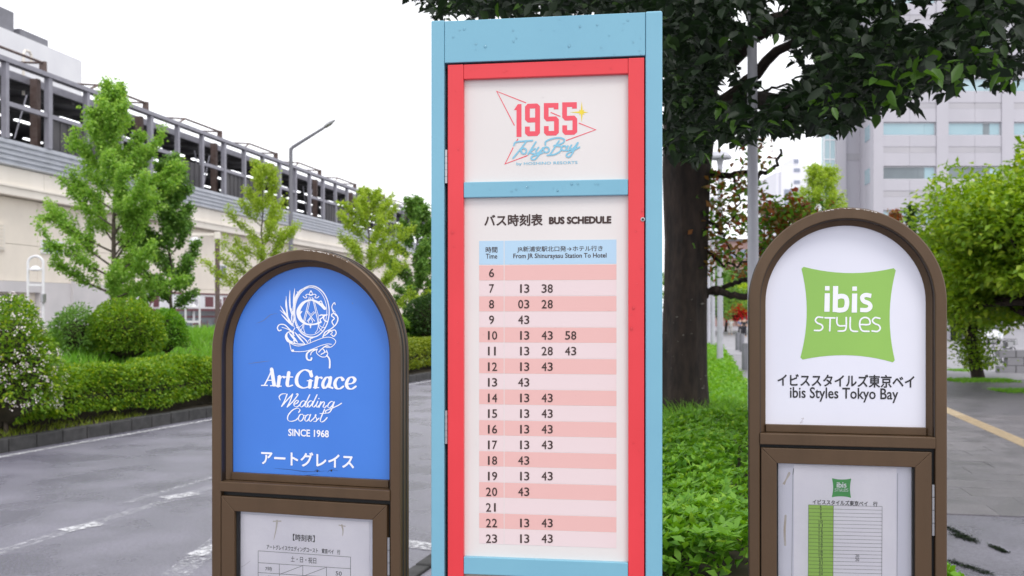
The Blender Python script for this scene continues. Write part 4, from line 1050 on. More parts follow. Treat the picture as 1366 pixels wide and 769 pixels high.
# shop strip under the wall
a, h1 = hs(183, 394); b_, _ = hs(420, 394); _, h0 = hs(240, 411)
h1 = 2.16; h0 = 1.56
shop = empty('shop_sign', (st.location.x, st.location.y, 0), st.rotation_euler.z, 'long white shop fascia sign with maroon squares and white Japanese lettering', 'shop sign')
sb('fascia_board', 'white_paint', lambda b: b.box(a, b_, -.02, .145, h0, h1), parent=shop)
sb('trim', 'maroon', lambda b: b.box(a, b_, -.05, .0-.021, h1, h1+.07), parent=shop); sb('trim', 'maroon', lambda b: b.box(a, b_, -.12, -.021, h0-.10, h0-.012), parent=shop)
for px0, px1 in ((186, 197), (204, 211.5), (273, 284), (297, 306), (330, 340)):
    x0, _ = hs(px0, 400); x1, _ = hs(px1, 400); sb('maroon_square', 'maroon', lambda b: b.box(x0, x1, -.030, -.021, h0+.08, h1-.08), parent=shop)
def world_text(body, x, z, hgt, m, parent, y, bold=.02, extr=0):
    c = bpy.data.curves.new('lettering', 'FONT'); c.body = body; c.size = hgt; c.offset = bold*hgt; c.resolution_u = 2; c.materials.append(m)
    o = bpy.data.objects.new('lettering_tmp', c); col.objects.link(o); bpy.context.view_layer.update()
    dg = bpy.context.evaluated_depsgraph_get(); me = bpy.data.meshes.new_from_object(o.evaluated_get(dg), depsgraph=dg)
    bpy.data.objects.remove(o); q = bpy.data.objects.new('lettering', me); col.objects.link(q); q.parent = parent
    q.rotation_euler = (pi/2, 0, 0); q.location = (x, y, z); return q
x0, _ = hs(189, 400); world_text('化粧品', (x0-.05)*S, (h0+.10)*S, .42*S, M['maroon'], shop, -.034*S, .04)
x0, _ = hs(247, 400); world_text('くすり', (x0)*S, (h0+.12)*S, .36*S, M['grey_print'], shop, -.034*S, .03)
x0, _ = hs(285, 400); world_text('食品', (x0)*S, (h0+.10)*S, .38*S, M['maroon'], shop, -.034*S, .03)
stbox('shop_window', 'glass_grey', 232, 420, 414, 452, .10, .149)
for px in (231, 259, 296, 340): stbox('shop_post', 'white_paint', px, px+2.5, 413, 452, .05, .149)
x0, _ = hs(257, 432); world_text('おかし入口', x0*S, .55*S, .62*S, M['maroon'], st, .04*S, .02)
stbox('shop_blind', 'maroon', 232, 330, 422, 424.5, .06, .099)
# far block behind the station with plant boxes and pipe
wb = empty('white_block', (-29.4*S, 30*S, 0), atan2(.9864, .1646), 'plain white building behind the station with grey plant boxes on its roof', 'building')
def wbb(name, m, fn, bevel=0): mb = MB(S); fn(mb); return mb.build(name, M[m], wb, bevel=bevel)
def rounded(x0, x1, y0, y1, r=1.0, n=6):
    p = []
    for cx_, cy_, a0_ in ((x1-r, y0+r, -pi/2), (x1-r, y1-r, 0), (x0+r, y1-r, pi/2), (x0+r, y0+r, pi)): p += [(cx_+r*cos(a0_+k*pi/2/n), cy_+r*sin(a0_+k*pi/2/n)) for k in range(n+1)]
    return p
wbb('wall', 'white_paint', lambda b: b.slab(rounded(8, 28.7, 0, 12), 0, 13.9)); wbb('wall', 'white_paint', lambda b: b.slab(rounded(8, 28.6, .05, 11.9), 13.915, 15.9))
wbb('plant_box', 'steel_paint', lambda b: b.box(8, 22.7, .6, 5, 15.9, 17.2), .05); wbb('plant_box', 'steel_paint', lambda b: b.box(23.2, 25.6, .6, 3, 15.9, 16.5), .05)
pr = empty('vent_pipe', (st.location.x, st.location.y, 0), st.rotation_euler.z, 'thin hooked pipe standing on the station roof', 'pipe')
mb = MB(S); x, _ = hs(75.5, 100); mb.tube([(x, 1.2, 8.6), (x, 1.2, 9.95), (x+.08, 1.2, 10.1), (x+.3, 1.2, 10.12), (x+.4, 1.2, 10.02), (x+.4, 1.2, 9.8)], .045, 6); mb.build('pipe', M['cream_light'], pr)
# posts and lamps before the station
def thing_mesh(name, mb, m, label, cat, group=None, **kw): o = mb.build(name, m, **kw); return tag(o, label, cat, group)
lampr = empty('street_lamp', (atz(388, 414, 64).x, 64, 0), 0, 'tall grey street lamp with a long slanting arm above the station', 'street lamp')
def up(py, y): return H+(HY-py)/CAM_F*y
hz = up(198, 64); ex = (447-388)/CAM_F*64; ez = up(160, 64)
mb = MB(); mb.tube([(0,0,0), (0,0,hz)], [.17, .12], 10); mb.build('pole', M['steel_paint'], lampr, smooth=True)
mb = MB(); mb.tube([(0,0,hz-.1), (.1,0,hz+.05), (ex*.75,0,hz+(ez-hz)*.72)], [.12,.12,.09], 8); mb.build('arm', M['steel_paint'], lampr, smooth=True)
mb = MB(); d = Vector((ex, 0, ez-hz)).normalized(); p = Vector((ex*.72,0,hz+(ez-hz)*.70)); e = Vector((ex,0,ez)); up_ = Vector((-d.z,0,d.x))
mb.tube([p, p+(e-p)*.25, p+(e-p)*.6, e], [.07,.14,.16,.05], 8); o = mb.build('lamp_head', M['steel'], lampr, smooth=True)
def arched(px0, px1, pyt, y, label):
    c = atz((px0+px1)/2, 414, y); r = (px1-px0)/2/CAM_F*y; top = up(pyt, y); root = empty('arched_lamp', (c.x, c.y, 0), .2, label, 'lamp')
    mb = MB(); mb.tube([(-r,0,0)]+[(-r*cos(pi*k/10), 0, top-r+r*sin(pi*k/10)) for k in range(11)]+[(r,0,0)], .05, 8); mb.build('frame', M['white_paint'], root, smooth=True)
    mb = MB(); mb.lathe([(0,-.02),(.10,-.05),(r*.8,-.02),(r*.75,.05),(.08,.14),(0,.16)], 14, (0,0,top-r*1.9)); mb.tube([(-r,0,top-r*1.9+.03),(r,0,top-r*1.9+.03)], .025, 6); mb.build('lamp_dish', M['white_paint'], root, smooth=True)
    mb = MB(); mb.box(-r, r, -.03, .03, top-r*4.2, top-r*3.9); mb.build('crosspiece', M['white_paint'], root)
    mb = MB(); mb.tube([(r+.02,-.06,top-r*6.5),(r+.02,-.06,top-r*5.3)], .10, 8); mb.build('control_box', M['steel'], root)
arched(38, 57, 342, 38, 'white arched pedestrian lamp in front of the grey wall near the blossom bush')
arched(248, 266, 393, 50, 'white arched lamp standing before the shop sign')
def tee_post(px, pyt, y, label, arm, globe=False):
    c = atz(px, 414, y); top = up(pyt, y); root = empty('brown_post', (c.x, c.y, 0), .3, label, 'post')
    mb = MB(); mb.tube([(0,0,0),(0,0,top-.25)], .12, 8); mb.build('pole', M['rust'], root, smooth=True)
    mb = MB(); mb.box(-.16,.16,-.16,.16,top-.25,top+.12); mb.box(-arm,-.16,-.06,.06,top-.1,top+.05); mb.build('cap_arm', M['cream_light'], root, bevel=.02)
    if globe:
        mb = MB(); mb.lathe([(0,-.32),(.2,-.27),(.31,-.12),(.33,.02),(.26,.18),(.1,.26),(0,.27)], 14, (-arm+.2,0,top-.42)); mb.build('lamp_globe', M['white_paint'], root, smooth=True)
tee_post(290, 313, 52, 'rusty brown post with a cream arm and white globe lamp', 1.3, True)
tee_post(548, 358, 66, 'short brown post under the darker far tree', .35)

# ================================================================ RIGHT SIDE
# office block: frontal facade with window bands
ob = empty('office_building', (0, 0, 0), 0, 'pale grey office block with wide ribbon windows above the street trees', 'office building')
Z = 128.0
def ox(px, y=Z): return (px-CX)/CAM_F*y
def oz(py, y=Z): return H+(HY-py)/CAM_F*y
M['office'] = mat('office_cladding', (.51, .495, .54), .7, 0, (.47, .458, .50), .25, stretch=(1, 1, .4))
M['office2'] = mat('office_cladding_band', (.46, .445, .475), .7, 0, (.42, .41, .44), .25)
def obx(name, m, x0, x1, y0, y1, z0, z1, parent=ob, bevel=0): mb = MB(); mb.box(x0, x1, y0, y1, z0, z1); return mb.build(name, M[m], parent, bevel=bevel)
ROOF = oz(-60)
obx('core_wall', 'office', ox(1172), ox(1560), Z+1.2, Z+8.5, 0, ROOF)
pit = 58.7; rows = [104.5-58.7, 104.5, 163.2, 222, 281, 340, 399]
colx = [(1165, 1178), (1249, 1265), (1336, 1352), (1423, 1439), (1510, 1526)]
for a, b in colx: obx('facade_column', 'office', ox(a), ox(b), Z-.12, Z+1.19, 0, ROOF-.05)
bays = [(1178, 1249), (1265, 1336), (1352, 1423), (1439, 1510)]
rn = random.Random(9)
for a, b in bays:
    for k, y0 in enumerate([-71.2, -12.9]+rows):
        wt, wb_ = oz(y0), oz(y0+17.5); nx = oz(y0+pit)
        for (q0, q1, mm, off) in ((wb_-.03, wb_-.03-(wb_-nx)*.36, 'office', .0), (wb_-.05-(wb_-nx)*.36, wb_-.05-(wb_-nx)*.55, 'office2', .04), (wb_-.07-(wb_-nx)*.55, nx+.03, 'office', .0)):
            half = (ox(a)+ox(b))/2
            for c0, c1 in ((ox(a)+.02, half-.015), (half+.015, ox(b)-.02)): obx('cladding_panel', mm, c0, c1, Z+off, Z+1.19, min(q0,q1), max(q0,q1))
        w = obx('window', 'white_paint', ox(a)+.02, ox(b)-.02, Z+.35, Z+1.19, wb_, wt)
        dark = (k in (5,)) ; spl = ox(a)+(ox(b)-ox(a))*.80
        for (c0, c1, gm) in ((ox(a)+.15, spl-.9 if rn.random() < .5 else spl-.06, 'glass_grey' if dark else 'glass_blue'), (spl-.04, ox(b)-.15, 'glass_blue' if dark else 'glass_grey' if rn.random() < .5 else 'glass_blue')):
            obx('pane', gm, c0, c1, Z+.30, Z+.34, wb_+.12, wt-.12, w)
        obx('pane', 'glass_grey', spl-.88, spl-.07, Z+.305, Z+.345, wb_+.12, wt-.12, w)
# angled bay, recessed wall, stair glass
def quadwall(name, m, p, q, z0, z1, t=.4, parent=ob, back=1):
    p, q = np.array(p), np.array(q); d = (q-p)/np.hypot(*(q-p)); n = np.array((-d[1], d[0]))*t
    mb = MB(); mb.slab([tuple(p), tuple(q), tuple(q+n), tuple(p+n)], z0, z1); return mb.build(name, M[m], parent)
y2 = Z+7
P1, P2 = (ox(1165), Z), (ox(1150, y2), y2)
quadwall('angled_wall', 'office', P2, P1, 0, ROOF)
for y0 in [-12.9]+rows:
    a = np.array(P2); b = np.array(P1); d = b-a; n = np.array((d[1], -d[0]))/np.hypot(*d)*.06
    quadwall('window', 'glass_blue' if y0 != 222 else 'glass_blue', tuple(a+d*.18+n), tuple(a+d*.8+n), oz(y0+19), oz(y0-1), .05)
obx('recessed_wall', 'office', ox(1127, y2), ox(1151, y2), y2-.001, y2+1.5, 0, ROOF-1)
for y0 in [9.6, 68.3, 127, 205]: obx('band', 'office2', ox(1127, y2)+.02, ox(1151, y2)-.02, y2-.06, y2-.002, oz(y0+9, y2), oz(y0, y2))
obx('pillar', 'office', ox(1114, y2), ox(1126.8, y2), y2-.6, y2+1.4, 0, ROOF-1.5)
sg = obx('stair_glazing', 'glass_blue', ox(1099, y2), ox(1113.8, y2), y2-.2, y2+1.2, 0, ROOF-3)
for py in range(-20, 300, 26): obx('glazing_bar', 'white_paint', ox(1098.5, y2), ox(1113.9, y2), y2-.27, y2-.201, oz(py, y2), oz(py-1.6, y2), sg)
for px in (1098.5, 1106, 1113): obx('glazing_bar', 'white_paint', ox(px, y2), ox(px+.9, y2), y2-.28, y2-.205, 0, ROOF-3, sg)
obx('canopy_ledge', 'office2', ox(1240), ox(1256), Z-2.2, Z-.13, oz(262), oz(259.5))
# distant white block
db = empty('white_tower_block', (0,0,0), 0, 'bright white stepped building with small dark windows far beyond the lamp posts', 'building')
Y3 = 260.
def dbx(name, m, a, b, y0, y1, c, d, parent=db): mb = MB(); mb.box(ox(a, Y3), ox(b, Y3), Y3+y0, Y3+y1, oz(d, Y3) if d is not None else 0, oz(c, Y3)); return mb.build(name, M[m], parent)
M['far_white'] = mat('far_white_wall', (.80, .80, .85), .7)
M['far_glass'] = mat('far_window', (.28, .31, .40), .3)
dbx('wall', 'far_white', 1037, 1100, 1, 30, 229, None); dbx('wall', 'far_white', 1042, 1075, 0, .99, 221, None); dbx('roof_room', 'far_white', 1058, 1066, 0, 10, 211, 221.1)
for a, b, c, d in ((1059,1065,213,218), (1059,1067,225,229.5), (1059,1067,241,245.5), (1046,1057,253,265), (1060,1069,253,265), (1072,1080,253,256), (1046,1057,269,274), (1060,1069,269,274), (1084,1090,240,246), (1084,1090,256,262)):
    dbx('window', 'far_glass', a, b, -.15, -.02 if a < 1071 else .99, c, d)
# low pink-brown building and green backdrop trees between the signs
pb = empty('brick_building', (0,0,0), 0, 'pinkish brown low building glimpsed behind the trees by the lamp post', 'building')
M['pinkwall'] = mat('pink_brown_wall', (.42, .27, .24), .8, 0, (.36, .23, .21), .3)
mb = MB(); mb.box(ox(925,150), ox(1030,150), 150, 160, 0, oz(322,150)); mb.build('wall', M['pinkwall'], pb)
mb = MB(); mb.box(ox(924,150), ox(1031,150), 149.7, 160.3, oz(322,150)+.01, oz(319,150)); mb.build('roof', M['steel_paint'], pb)
for px in range(932, 1025, 14): 
    mb = MB(); mb.box(ox(px,150), ox(px+7,150), 149.9, 149.98, oz(345,150), oz(333,150)); mb.build('window', M['far_glass'], pb)
def crown_tree(name, label, base, trunk_h, r, clumps, leafm, lsz, n, seed, group=None, tr=.16, cat='tree', bark='bark', clr=.42, squash=.62, limbs=7, f=4., spread=None):
    """broad tree: trunk, limbs out to each leaf clump, and a crown of many uneven clumps"""
    R = np.random.default_rng(seed); root = empty(name, base, 0, label, cat, group); rx, ry, rz = r
    cz = trunk_h+rz*.55; C = []
    tries = 0
    while len(C) < clumps and tries < 4000:
        tries += 1
        d = rdirs(R, 1)[0]; q = R.uniform(.35, .92)**.6; p = np.array((d[0]*rx*q, d[1]*ry*q, cz+d[2]*rz*q))
        if d[2] < -.62: continue
        C.append(p)
    mb = MB(); t_ = polyl((0,0,-.1), (0,0,1), trunk_h+rz*.5, (0,0,0), R, 6, .05); sk_tubes(mb, t_, tr, tr*.6, 10); mb.build('trunk', M[bark], root, smooth=True)
    lb = MB(); top = np.array(t_[-2])
    for i, p in enumerate(C):
        j = np.array(t_[3+i % 3]); m_ = (j+p)/2+R.normal(size=3)*.12+(0,0,.1)
        lb.tube([tuple(j), tuple(m_), tuple(p)], [tr*.38, tr*.22, .015], 5)
    lb.build('branches', M[bark], root, kind='stuff')
    Ps = []; Ds = []
    per = n//len(C)
    for i, p in enumerate(C):
        s_ = R.uniform(.75, 1.25); rad = np.array((clr*rx*s_, clr*ry*s_, clr*rz*squash*s_*1.2))
        a, d = blob_points(R, per, rad, seed*31+i, .42, 3.5, .75, -.7); Ps.append(a+p); Ds.append(d)
    foliage('foliage', np.concatenate(Ps), R, lsz, lsz*.55, LM[leafm], root, up=.7, out=np.concatenate(Ds), outw=.6)
    return root
for i, (px, yy, hh, rr, lf, lab) in enumerate(((948, 92, 3.2, 3.2, 'mid', 'mid green tree beside the row of pale lamp posts'), (968, 105, 4.5, 3.4, 'deep', 'dark green tree standing behind the red blossom bush'),
        (992, 98, 3.2, 2.6, 'lime', 'yellow green tree next to the grey pole at the path end'), (925, 110, 5.0, 4, 'mid', 'green tree half hidden by the big dark trunk'), (1030, 112, 4.5, 4.5, 'mid', 'green tree hidden behind the arch of the white sign'))):
    crown_tree('background_tree', lab, (ox(px, yy), yy, 0), hh*.5, (rr, rr, rr*.9), 16, lf, .32, 5000, 60+i, 'trees at the end of the path')
c = atz(1096, 290, 80)
young_tree('slender_tree', 'airy yellow green tree rising before the office block stair tower', (c.x, 80, 0), 13.6, lambda t: 3.4*(1-t)**.45*(.3+t)+.25, 44, lambda t: .5, 'lime', .22, 11000, 41, r0=.14, t0=.45, wd=.6)
c = atz(1195, 290, 84)
young_tree('slender_tree', 'thin reddish green sapling top showing above the white sign arch', (c.x, 84, 0), 10.6, lambda t: 1.6*(1-t)**.5+.3, 24, .6, 'red', .24, 2500, 42, r0=.1, t0=.5)
young_tree('slender_tree', 'small dark green pointed tree top before the office windows', (atz(1217,290,84).x, 84, 0), 11.0, lambda t: 1.3*(1-t)**.6+.2, 26, .7, 'deep', .24, 3000, 43, r0=.1, t0=.4)
# two bright street trees by the driveway
b = atp(1306, 506, .1)
crown_tree('street_tree', 'broad bright green tree with a dark shaggy trunk beside the driveway', (b.x, b.y, .1), 2.0, (2.45, 2.5, 2.6), 62, 'camphor', .20, 46000, 51, 'bright trees by the driveway', tr=.22, clr=.32)
R = np.random.default_rng(77); n = 2600; t = R.uniform(0, 1, n); P = np.stack([R.normal(size=n)*.30-.22*np.sin(t*3), R.normal(size=n)*.3, .35+t*2.0], 1)*(1, 1, 1)
tr_ = [o for o in col.objects if o.name.startswith('street_tree')][-1]
foliage('trunk_sprouts', P, R, .14, .07, LM['camphor'], bpy.data.objects[tr_.name])
b2_ = atz(1400, 414, 27)
crown_tree('street_tree', 'largest bright green tree reaching the photo edge, deep shade under its crown', (b2_.x+.35, 27, .1), 2.2, (3.2, 3.1, 3.3), 76, 'camphor', .20, 52000, 52, 'bright trees by the driveway', tr=.45, clr=.31)
# low walls, driveway opening, car, bicycle
lw = empty('low_building', (0,0,0), 0, 'plain grey low building with a dark garage opening behind the bright tree', 'building')
M['pale_wall'] = mat('pale_grey_wall', (.30, .29, .32), .8, 0, (.25, .245, .27), .5)
Y4 = 74.
mb = MB(); mb.box(ox(1200,Y4), ox(1268,Y4), Y4, Y4+8, 0, oz(410,Y4)); mb.box(ox(1284,Y4), ox(1302,Y4), Y4, Y4+8, 0, oz(410,Y4)); mb.box(ox(1268,Y4), ox(1284,Y4), Y4, Y4+8, oz(430,Y4), oz(410,Y4)); mb.build('wall', M['pale_wall'], lw)
mb = MB(); mb.box(ox(1268,Y4), ox(1284,Y4), Y4+2, Y4+2.2, 0, oz(430,Y4)); mb.build('garage_opening', M['glass_dark'], lw)
w_ = atz(1366, 480, 36)
wl_ = empty('garden_wall', (w_.x, 36, .1), 0, 'low grey stone block wall beside the bicycles', 'wall')
for i in range(5):
    for k in range(3):
        mb = MB(); mb.box(-.9+i*.62+(.3 if k % 2 else 0), -.9+i*.62+.60+(.3 if k % 2 else 0), 0, .3, k*.29, k*.29+.28); mb.build('stone_block', M['kerb'] if False else M['pale_wall'], wl_, bevel=.02)
# car
def make_car(loc, rz, sc=1):
    root = empty('parked_car', loc, rz, 'small white car parked nose out beyond the bright tree', 'car')
    M['car'] = mat('white_car_paint', (.8, .8, .82), .2); M['tyre'] = mat('tyre_rubber', (.02, .02, .02), .8); M['lampglass'] = mat('headlamp_glass', (.7, .75, .8), .1)
    sec = [(-2.1,.35,.62,.75),(-2.0,.25,.85,.80),(-1.1,.22,.98,.84),(-.45,.22,1.02,.85),(.9,.22,1.02,.85),(1.7,.25,.98,.82),(1.95,.32,.80,.76)]
    mb = MB(); n = 12
    for (x, z0, z1, hw) in sec:
        for k in range(n):
            a = 2*pi*k/n+pi/n; cx_ = abs(cos(a))**.4*(1 if cos(a) > 0 else -1); sz = abs(sin(a))**.5*(1 if sin(a) > 0 else -1); mb.v.append((x, cx_*hw, (z0+z1)/2+sz*(z1-z0)/2))
    mb.f += [(i*n+k, i*n+(k+1)%n, (i+1)*n+(k+1)%n, (i+1)*n+k) for i in range(len(sec)-1) for k in range(n)]+[tuple(range(n-1,-1,-1)), tuple(range((len(sec)-1)*n, len(sec)*n))]
    mb.build('body', M['car'], root, smooth=True)
    mb = MB(); lo = [(-1.15,.78,.97),(1.45,.78,.97)]; mb.add([(-1.15,-.76,.97),(-1.15,.76,.97),(1.55,.76,.97),(1.55,-.76,.97),(-.5,-.60,1.42),(-.5,.60,1.42),(1.15,.60,1.42),(1.15,-.60,1.42)],[(0,1,5,4),(1,2,6,5),(2,3,7,6),(3,0,4,7)]); mb.build('windows', M['glass_dark'], root)
    mb = MB(); mb.box(-.52,1.17,-.62,.62,1.42,1.48); mb.build('roof', M['car'], root, bevel=.03)
    for y in (-.58, .58):
        mb = MB(); mb.lathe([(0,0),(.13,0),(.12,.06),(0,.08)], 10); mb.v = [(-2.07-z, y+x, .66+y_*.7) for x, y_, z in mb.v]; mb.build('headlight', M['lampglass'], root)
    for x in (-1.3, 1.25):
        for y in (-.74, .62):
            mb = MB(); mb.lathe([(.12,0),(.30,0),(.32,.03),(.32,.13),(.12,.13)], 16); mb.v = [(x+a, y+c_, .32+b_) for a, b_, c_ in mb.v]; mb.build('wheel', M['tyre'], root)
    mb = MB(); mb.box(-2.13,-2.09,-.22,.22,.42,.53); mb.build('number_plate', M['white_face'], root); mb = MB(); mb.box(-2.12,-2.06,-.5,.5,.30,.40); mb.build('grille', M['gasket'], root)
    return root
make_car((ox(1330, 66), 68, .13), radians(78))
def bicycle(loc, rz, label):
    root = empty('bicycle', loc, rz, label, 'bicycle', 'bicycles by the low wall')
    for x in (-.5, .52):
        mb = MB(); mb.tube([(x+.33*cos(2*pi*k/18), 0, .34+.33*sin(2*pi*k/18)) for k in range(19)], .022, 5, cap=False)
        for k in range(8): mb.tube([(x,0,.34),(x+.32*cos(pi*k/4),0,.34+.32*sin(pi*k/4))], .004, 3)
        mb.build('wheel', M['gasket'], root)
    mb = MB(); 
    for a, b_ in (((-.5,0,.34),(-.15,0,.82)), ((-.05,0,.32),(-.18,0,.85)), ((-.5,0,.34),(-.05,0,.32)), ((-.05,0,.32),(.38,0,.75)), ((-.15,0,.72),(.38,0,.82)), ((.36,0,.95),(.52,0,.34))): mb.tube([a, b_], .022, 6)
    mb.build('frame', M['steel_paint'], root)
    mb = MB(); mb.add([(-.32,-.08,.88),(-.32,.08,.88),(-.05,.02,.88),(-.05,-.02,.88),(-.3,-.06,.93),(-.3,.06,.93),(-.06,.015,.91),(-.06,-.015,.91)],[(0,3,2,1),(4,5,6,7),(0,1,5,4),(1,2,6,5),(2,3,7,6),(3,0,4,7)]); mb.build('saddle', M['gasket'], root)
    mb = MB(); mb.tube([(.25,-.27,1.02),(.36,-.2,1.0),(.36,.2,1.0),(.25,.27,1.02)], .014, 6); mb.build('handlebar', M['gasket'], root)
    mb = MB(); mb.box(.42,.68,-.15,.15,.74,.95); mb.build('basket', M['steel'], root)
b = atp(1330, 487, .13); bicycle((b.x, b.y, .13), radians(15), 'dark bicycle standing nearest the shaggy tree trunk')
b = atp(1350, 485, .13); bicycle((b.x+.2, b.y+.8, .13), radians(40), 'dark bicycle half behind the low wall')

# grey poles and mushroom lamps
p = atz(1006, 414, 12.4)
mb = MB(); gp_ = empty('grey_pole', (p.x, p.y, .1), 0, 'thick tapering light grey pole rising through the dark canopy', 'pole')
M['pole_grey'] = mat('pale_grey_pole', (.50, .50, .55), .5, .1, (.44, .44, .49), 1.5)
mb.tube([(0,0,0),(-.02,0,4.5),(-.05,0,12)], [.078,.064,.045], 14); mb.build('shaft', M['pole_grey'], gp_, smooth=True)
mb = MB(); mb.lathe([(.08,0),(.15,0),(.15,.03),(.08,.03)], 14); mb.build('base_flange', M['pole_grey'], gp_)
for i, (px, y, pyt, sc, lab) in enumerate(((960.5, 40, 209, 1, 'pale mushroom topped lamp post nearest the grey pole'), (951, 56, 0, .8, 'second pale mushroom lamp post down the strip'), (945.5, 70, 0, .7, 'farthest pale mushroom lamp post down the strip'))):
    h = up(209, 40); root = empty('lamp_post', (ox(px, y), y, .1), 0, lab, 'lamp post', 'mushroom topped lamp posts')
    mb = MB(); mb.tube([(0,0,0),(0,0,h-.35)], [.13,.10], 10); mb.build('pole', M['pole_grey'], root, smooth=True)
    mb = MB(); mb.lathe([(.1,-.45),(.14,-.25),(.16,-.22),(.46,-.20),(.47,-.12),(.30,.06),(.1,.12),(0,.13)], 16, (0,0,h)); mb.build('lamp_shade', M['pole_grey'], root, smooth=True)
for i, (px, pyb, pyt) in enumerate(((984, 468, 444), (989.5, 470, 446), (994, 494, 458))):
    b = at(px, pyb, .1); hh = (pyb-pyt)/CAM_F*b.y; mb = MB(); mb.lathe([(0,0),(.13,0),(.13,hh*.9),(.11,hh),(0,hh)], 10)
    o = mb.build('bollard', M['steel_paint'], smooth=True); o.location = (b.x, b.y, .1)
    tag(o, ['dark bollard at the far bend of the path', 'dark bollard just nearer than the farthest one', 'pale topped bollard closest to the grey pole'][i], 'bollard', 'bollards along the path')
c = atz(982, 428, 96); bush('red_shrub', 'bright red blossoming bush at the end of the path', (c.x, 96, 1.9), (1.1, .8, .9), 'redflower', .22, 1500, 71, rough=.45, f=5)
def person(px, y, h, top, legs, label, rz=0):
    root = empty('person', (ox(px, y), y, .1), rz, label, 'person', None); k = h/1.7
    def skin(name, V, E, Rr, m, lev=2):
        me = bpy.data.meshes.new(name); me.from_pydata([tuple(np.array(v)*k) for v in V], E, []); o = link(name, me, m, root); o.modifiers.new('skin', 'SKIN')
        for i, r in enumerate(Rr): me.skin_vertices[0].data[i].radius = (r*k, r*k)
        me.skin_vertices[0].data[0].use_root = True; s_ = o.modifiers.new('sub', 'SUBSURF'); s_.levels = s_.render_levels = lev; return o
    V = [(0,0,.95),(0,0,1.15),(0,0,1.38),(0,0,1.48),(0,-.01,1.58),(0,0,1.68),(.1,0,.88),(.11,-.06,.48),(.12,.02,.06),(.12,-.12,.03),(-.1,0,.88),(-.11,.08,.48),(-.12,.14,.06),(-.12,.02,.03),(.19,0,1.38),(.25,.02,1.12),(.24,-.08,.9),(-.19,0,1.38),(-.25,.02,1.12),(-.24,-.08,.9)]
    E = [(0,1),(1,2),(2,3),(3,4),(4,5),(0,6),(6,7),(7,8),(8,9),(0,10),(10,11),(11,12),(12,13),(2,14),(14,15),(15,16),(2,17),(17,18),(18,19)]
    Rr = [.14,.13,.15,.055,.10,.06,.09,.06,.045,.04,.09,.06,.045,.04,.055,.042,.032,.055,.042,.032]
    skin('body', V, E, Rr, M['skin'])
    skin('shirt', [V[1], V[2], V[14], V[15], V[17], V[18], (0,0,.98)], [(6,0),(0,1),(1,2),(2,3),(1,4),(4,5)], [.15,.17,.07,.055,.07,.055,.155], top)
    skin('trousers', [V[0], V[6], V[7], (.12,.02,.12), V[10], V[11], (-.12,.14,.12)], [(0,1),(1,2),(2,3),(0,4),(4,5),(5,6)], [.155,.105,.075,.06,.105,.075,.06], legs)
    mb = MB(); mb.lathe([(.0,.09),(.06,.08),(.105,.02),(.108,-.03),(.09,-.07)], 10, (0,.012,1.62)); mb.v = [(a*k, b_*k, c_*k) for a, b_, c_ in mb.v]; mb.build('hair', M['hair'], root, smooth=True)
M['skin'] = mat('skin', (.55, .35, .26), .6); M['hair'] = mat('black_hair', (.02, .018, .016), .6)
cl = lambda n_, c_: mat(n_, c_, .8)
person(974.5, 92, 1.62, cl('white_cloth', (.75,.75,.76)), cl('pale_cloth', (.6,.58,.56)), 'person in a white top walking past the red blossom bush')
person(987.5, 88, 1.6, cl('blue_cloth', (.12,.2,.4)), cl('dark_cloth', (.05,.05,.06)), 'person in a blue top by the far bollards', .6)
person(993, 84, 1.7, cl('black_cloth', (.03,.03,.035)), cl('black_cloth_b', (.03,.03,.04)), 'person dressed in black closest to the grey pole', -.5)

# ================================================================ THE DARK TREE OVER THE SIGNS
rng = np.random.default_rng(100)
TY = 9.6*S; tb = atz(914, 414, TY)
bt = empty('large_tree', (tb.x, TY, .1), 0, 'huge dark leaved tree with a thick mottled trunk behind the schedule board', 'tree')
def T3(px, py, y): q = atz(px, py, y); return (q.x-tb.x, q.y-TY, q.z-.1)
tk = MB(); pts = [T3(914, 540, TY), T3(914, 500, TY), T3(914, 420, TY), T3(915, 320, TY), T3(914, 230, TY), T3(918, 150, TY), T3(925, 60, TY-.1), T3(930, -60, TY-.2), T3(928, -220, TY-.4)]
pts[0] = (pts[0][0], pts[0][1], -.2)
R = rng; nseg = 20; rad = [.46,.36,.33,.33,.36,.40,.36,.28,.16]
for i, (p, r) in enumerate(zip(pts, rad)):
    for k in range(nseg):
        a = 2*pi*k/nseg; rr = r*(1+.07*sin(3*a+i*.4)+.05*sin(7*a-i)+.03*R.normal()); tk.v.append((p[0]+rr*cos(a), p[1]+rr*sin(a), p[2]))
tk.f = [(i*nseg+k, i*nseg+(k+1)%nseg, (i+1)*nseg+(k+1)%nseg, (i+1)*nseg+k) for i in range(len(pts)-1) for k in range(nseg)]
to = tk.build('trunk', M['bark'], bt, smooth=True)
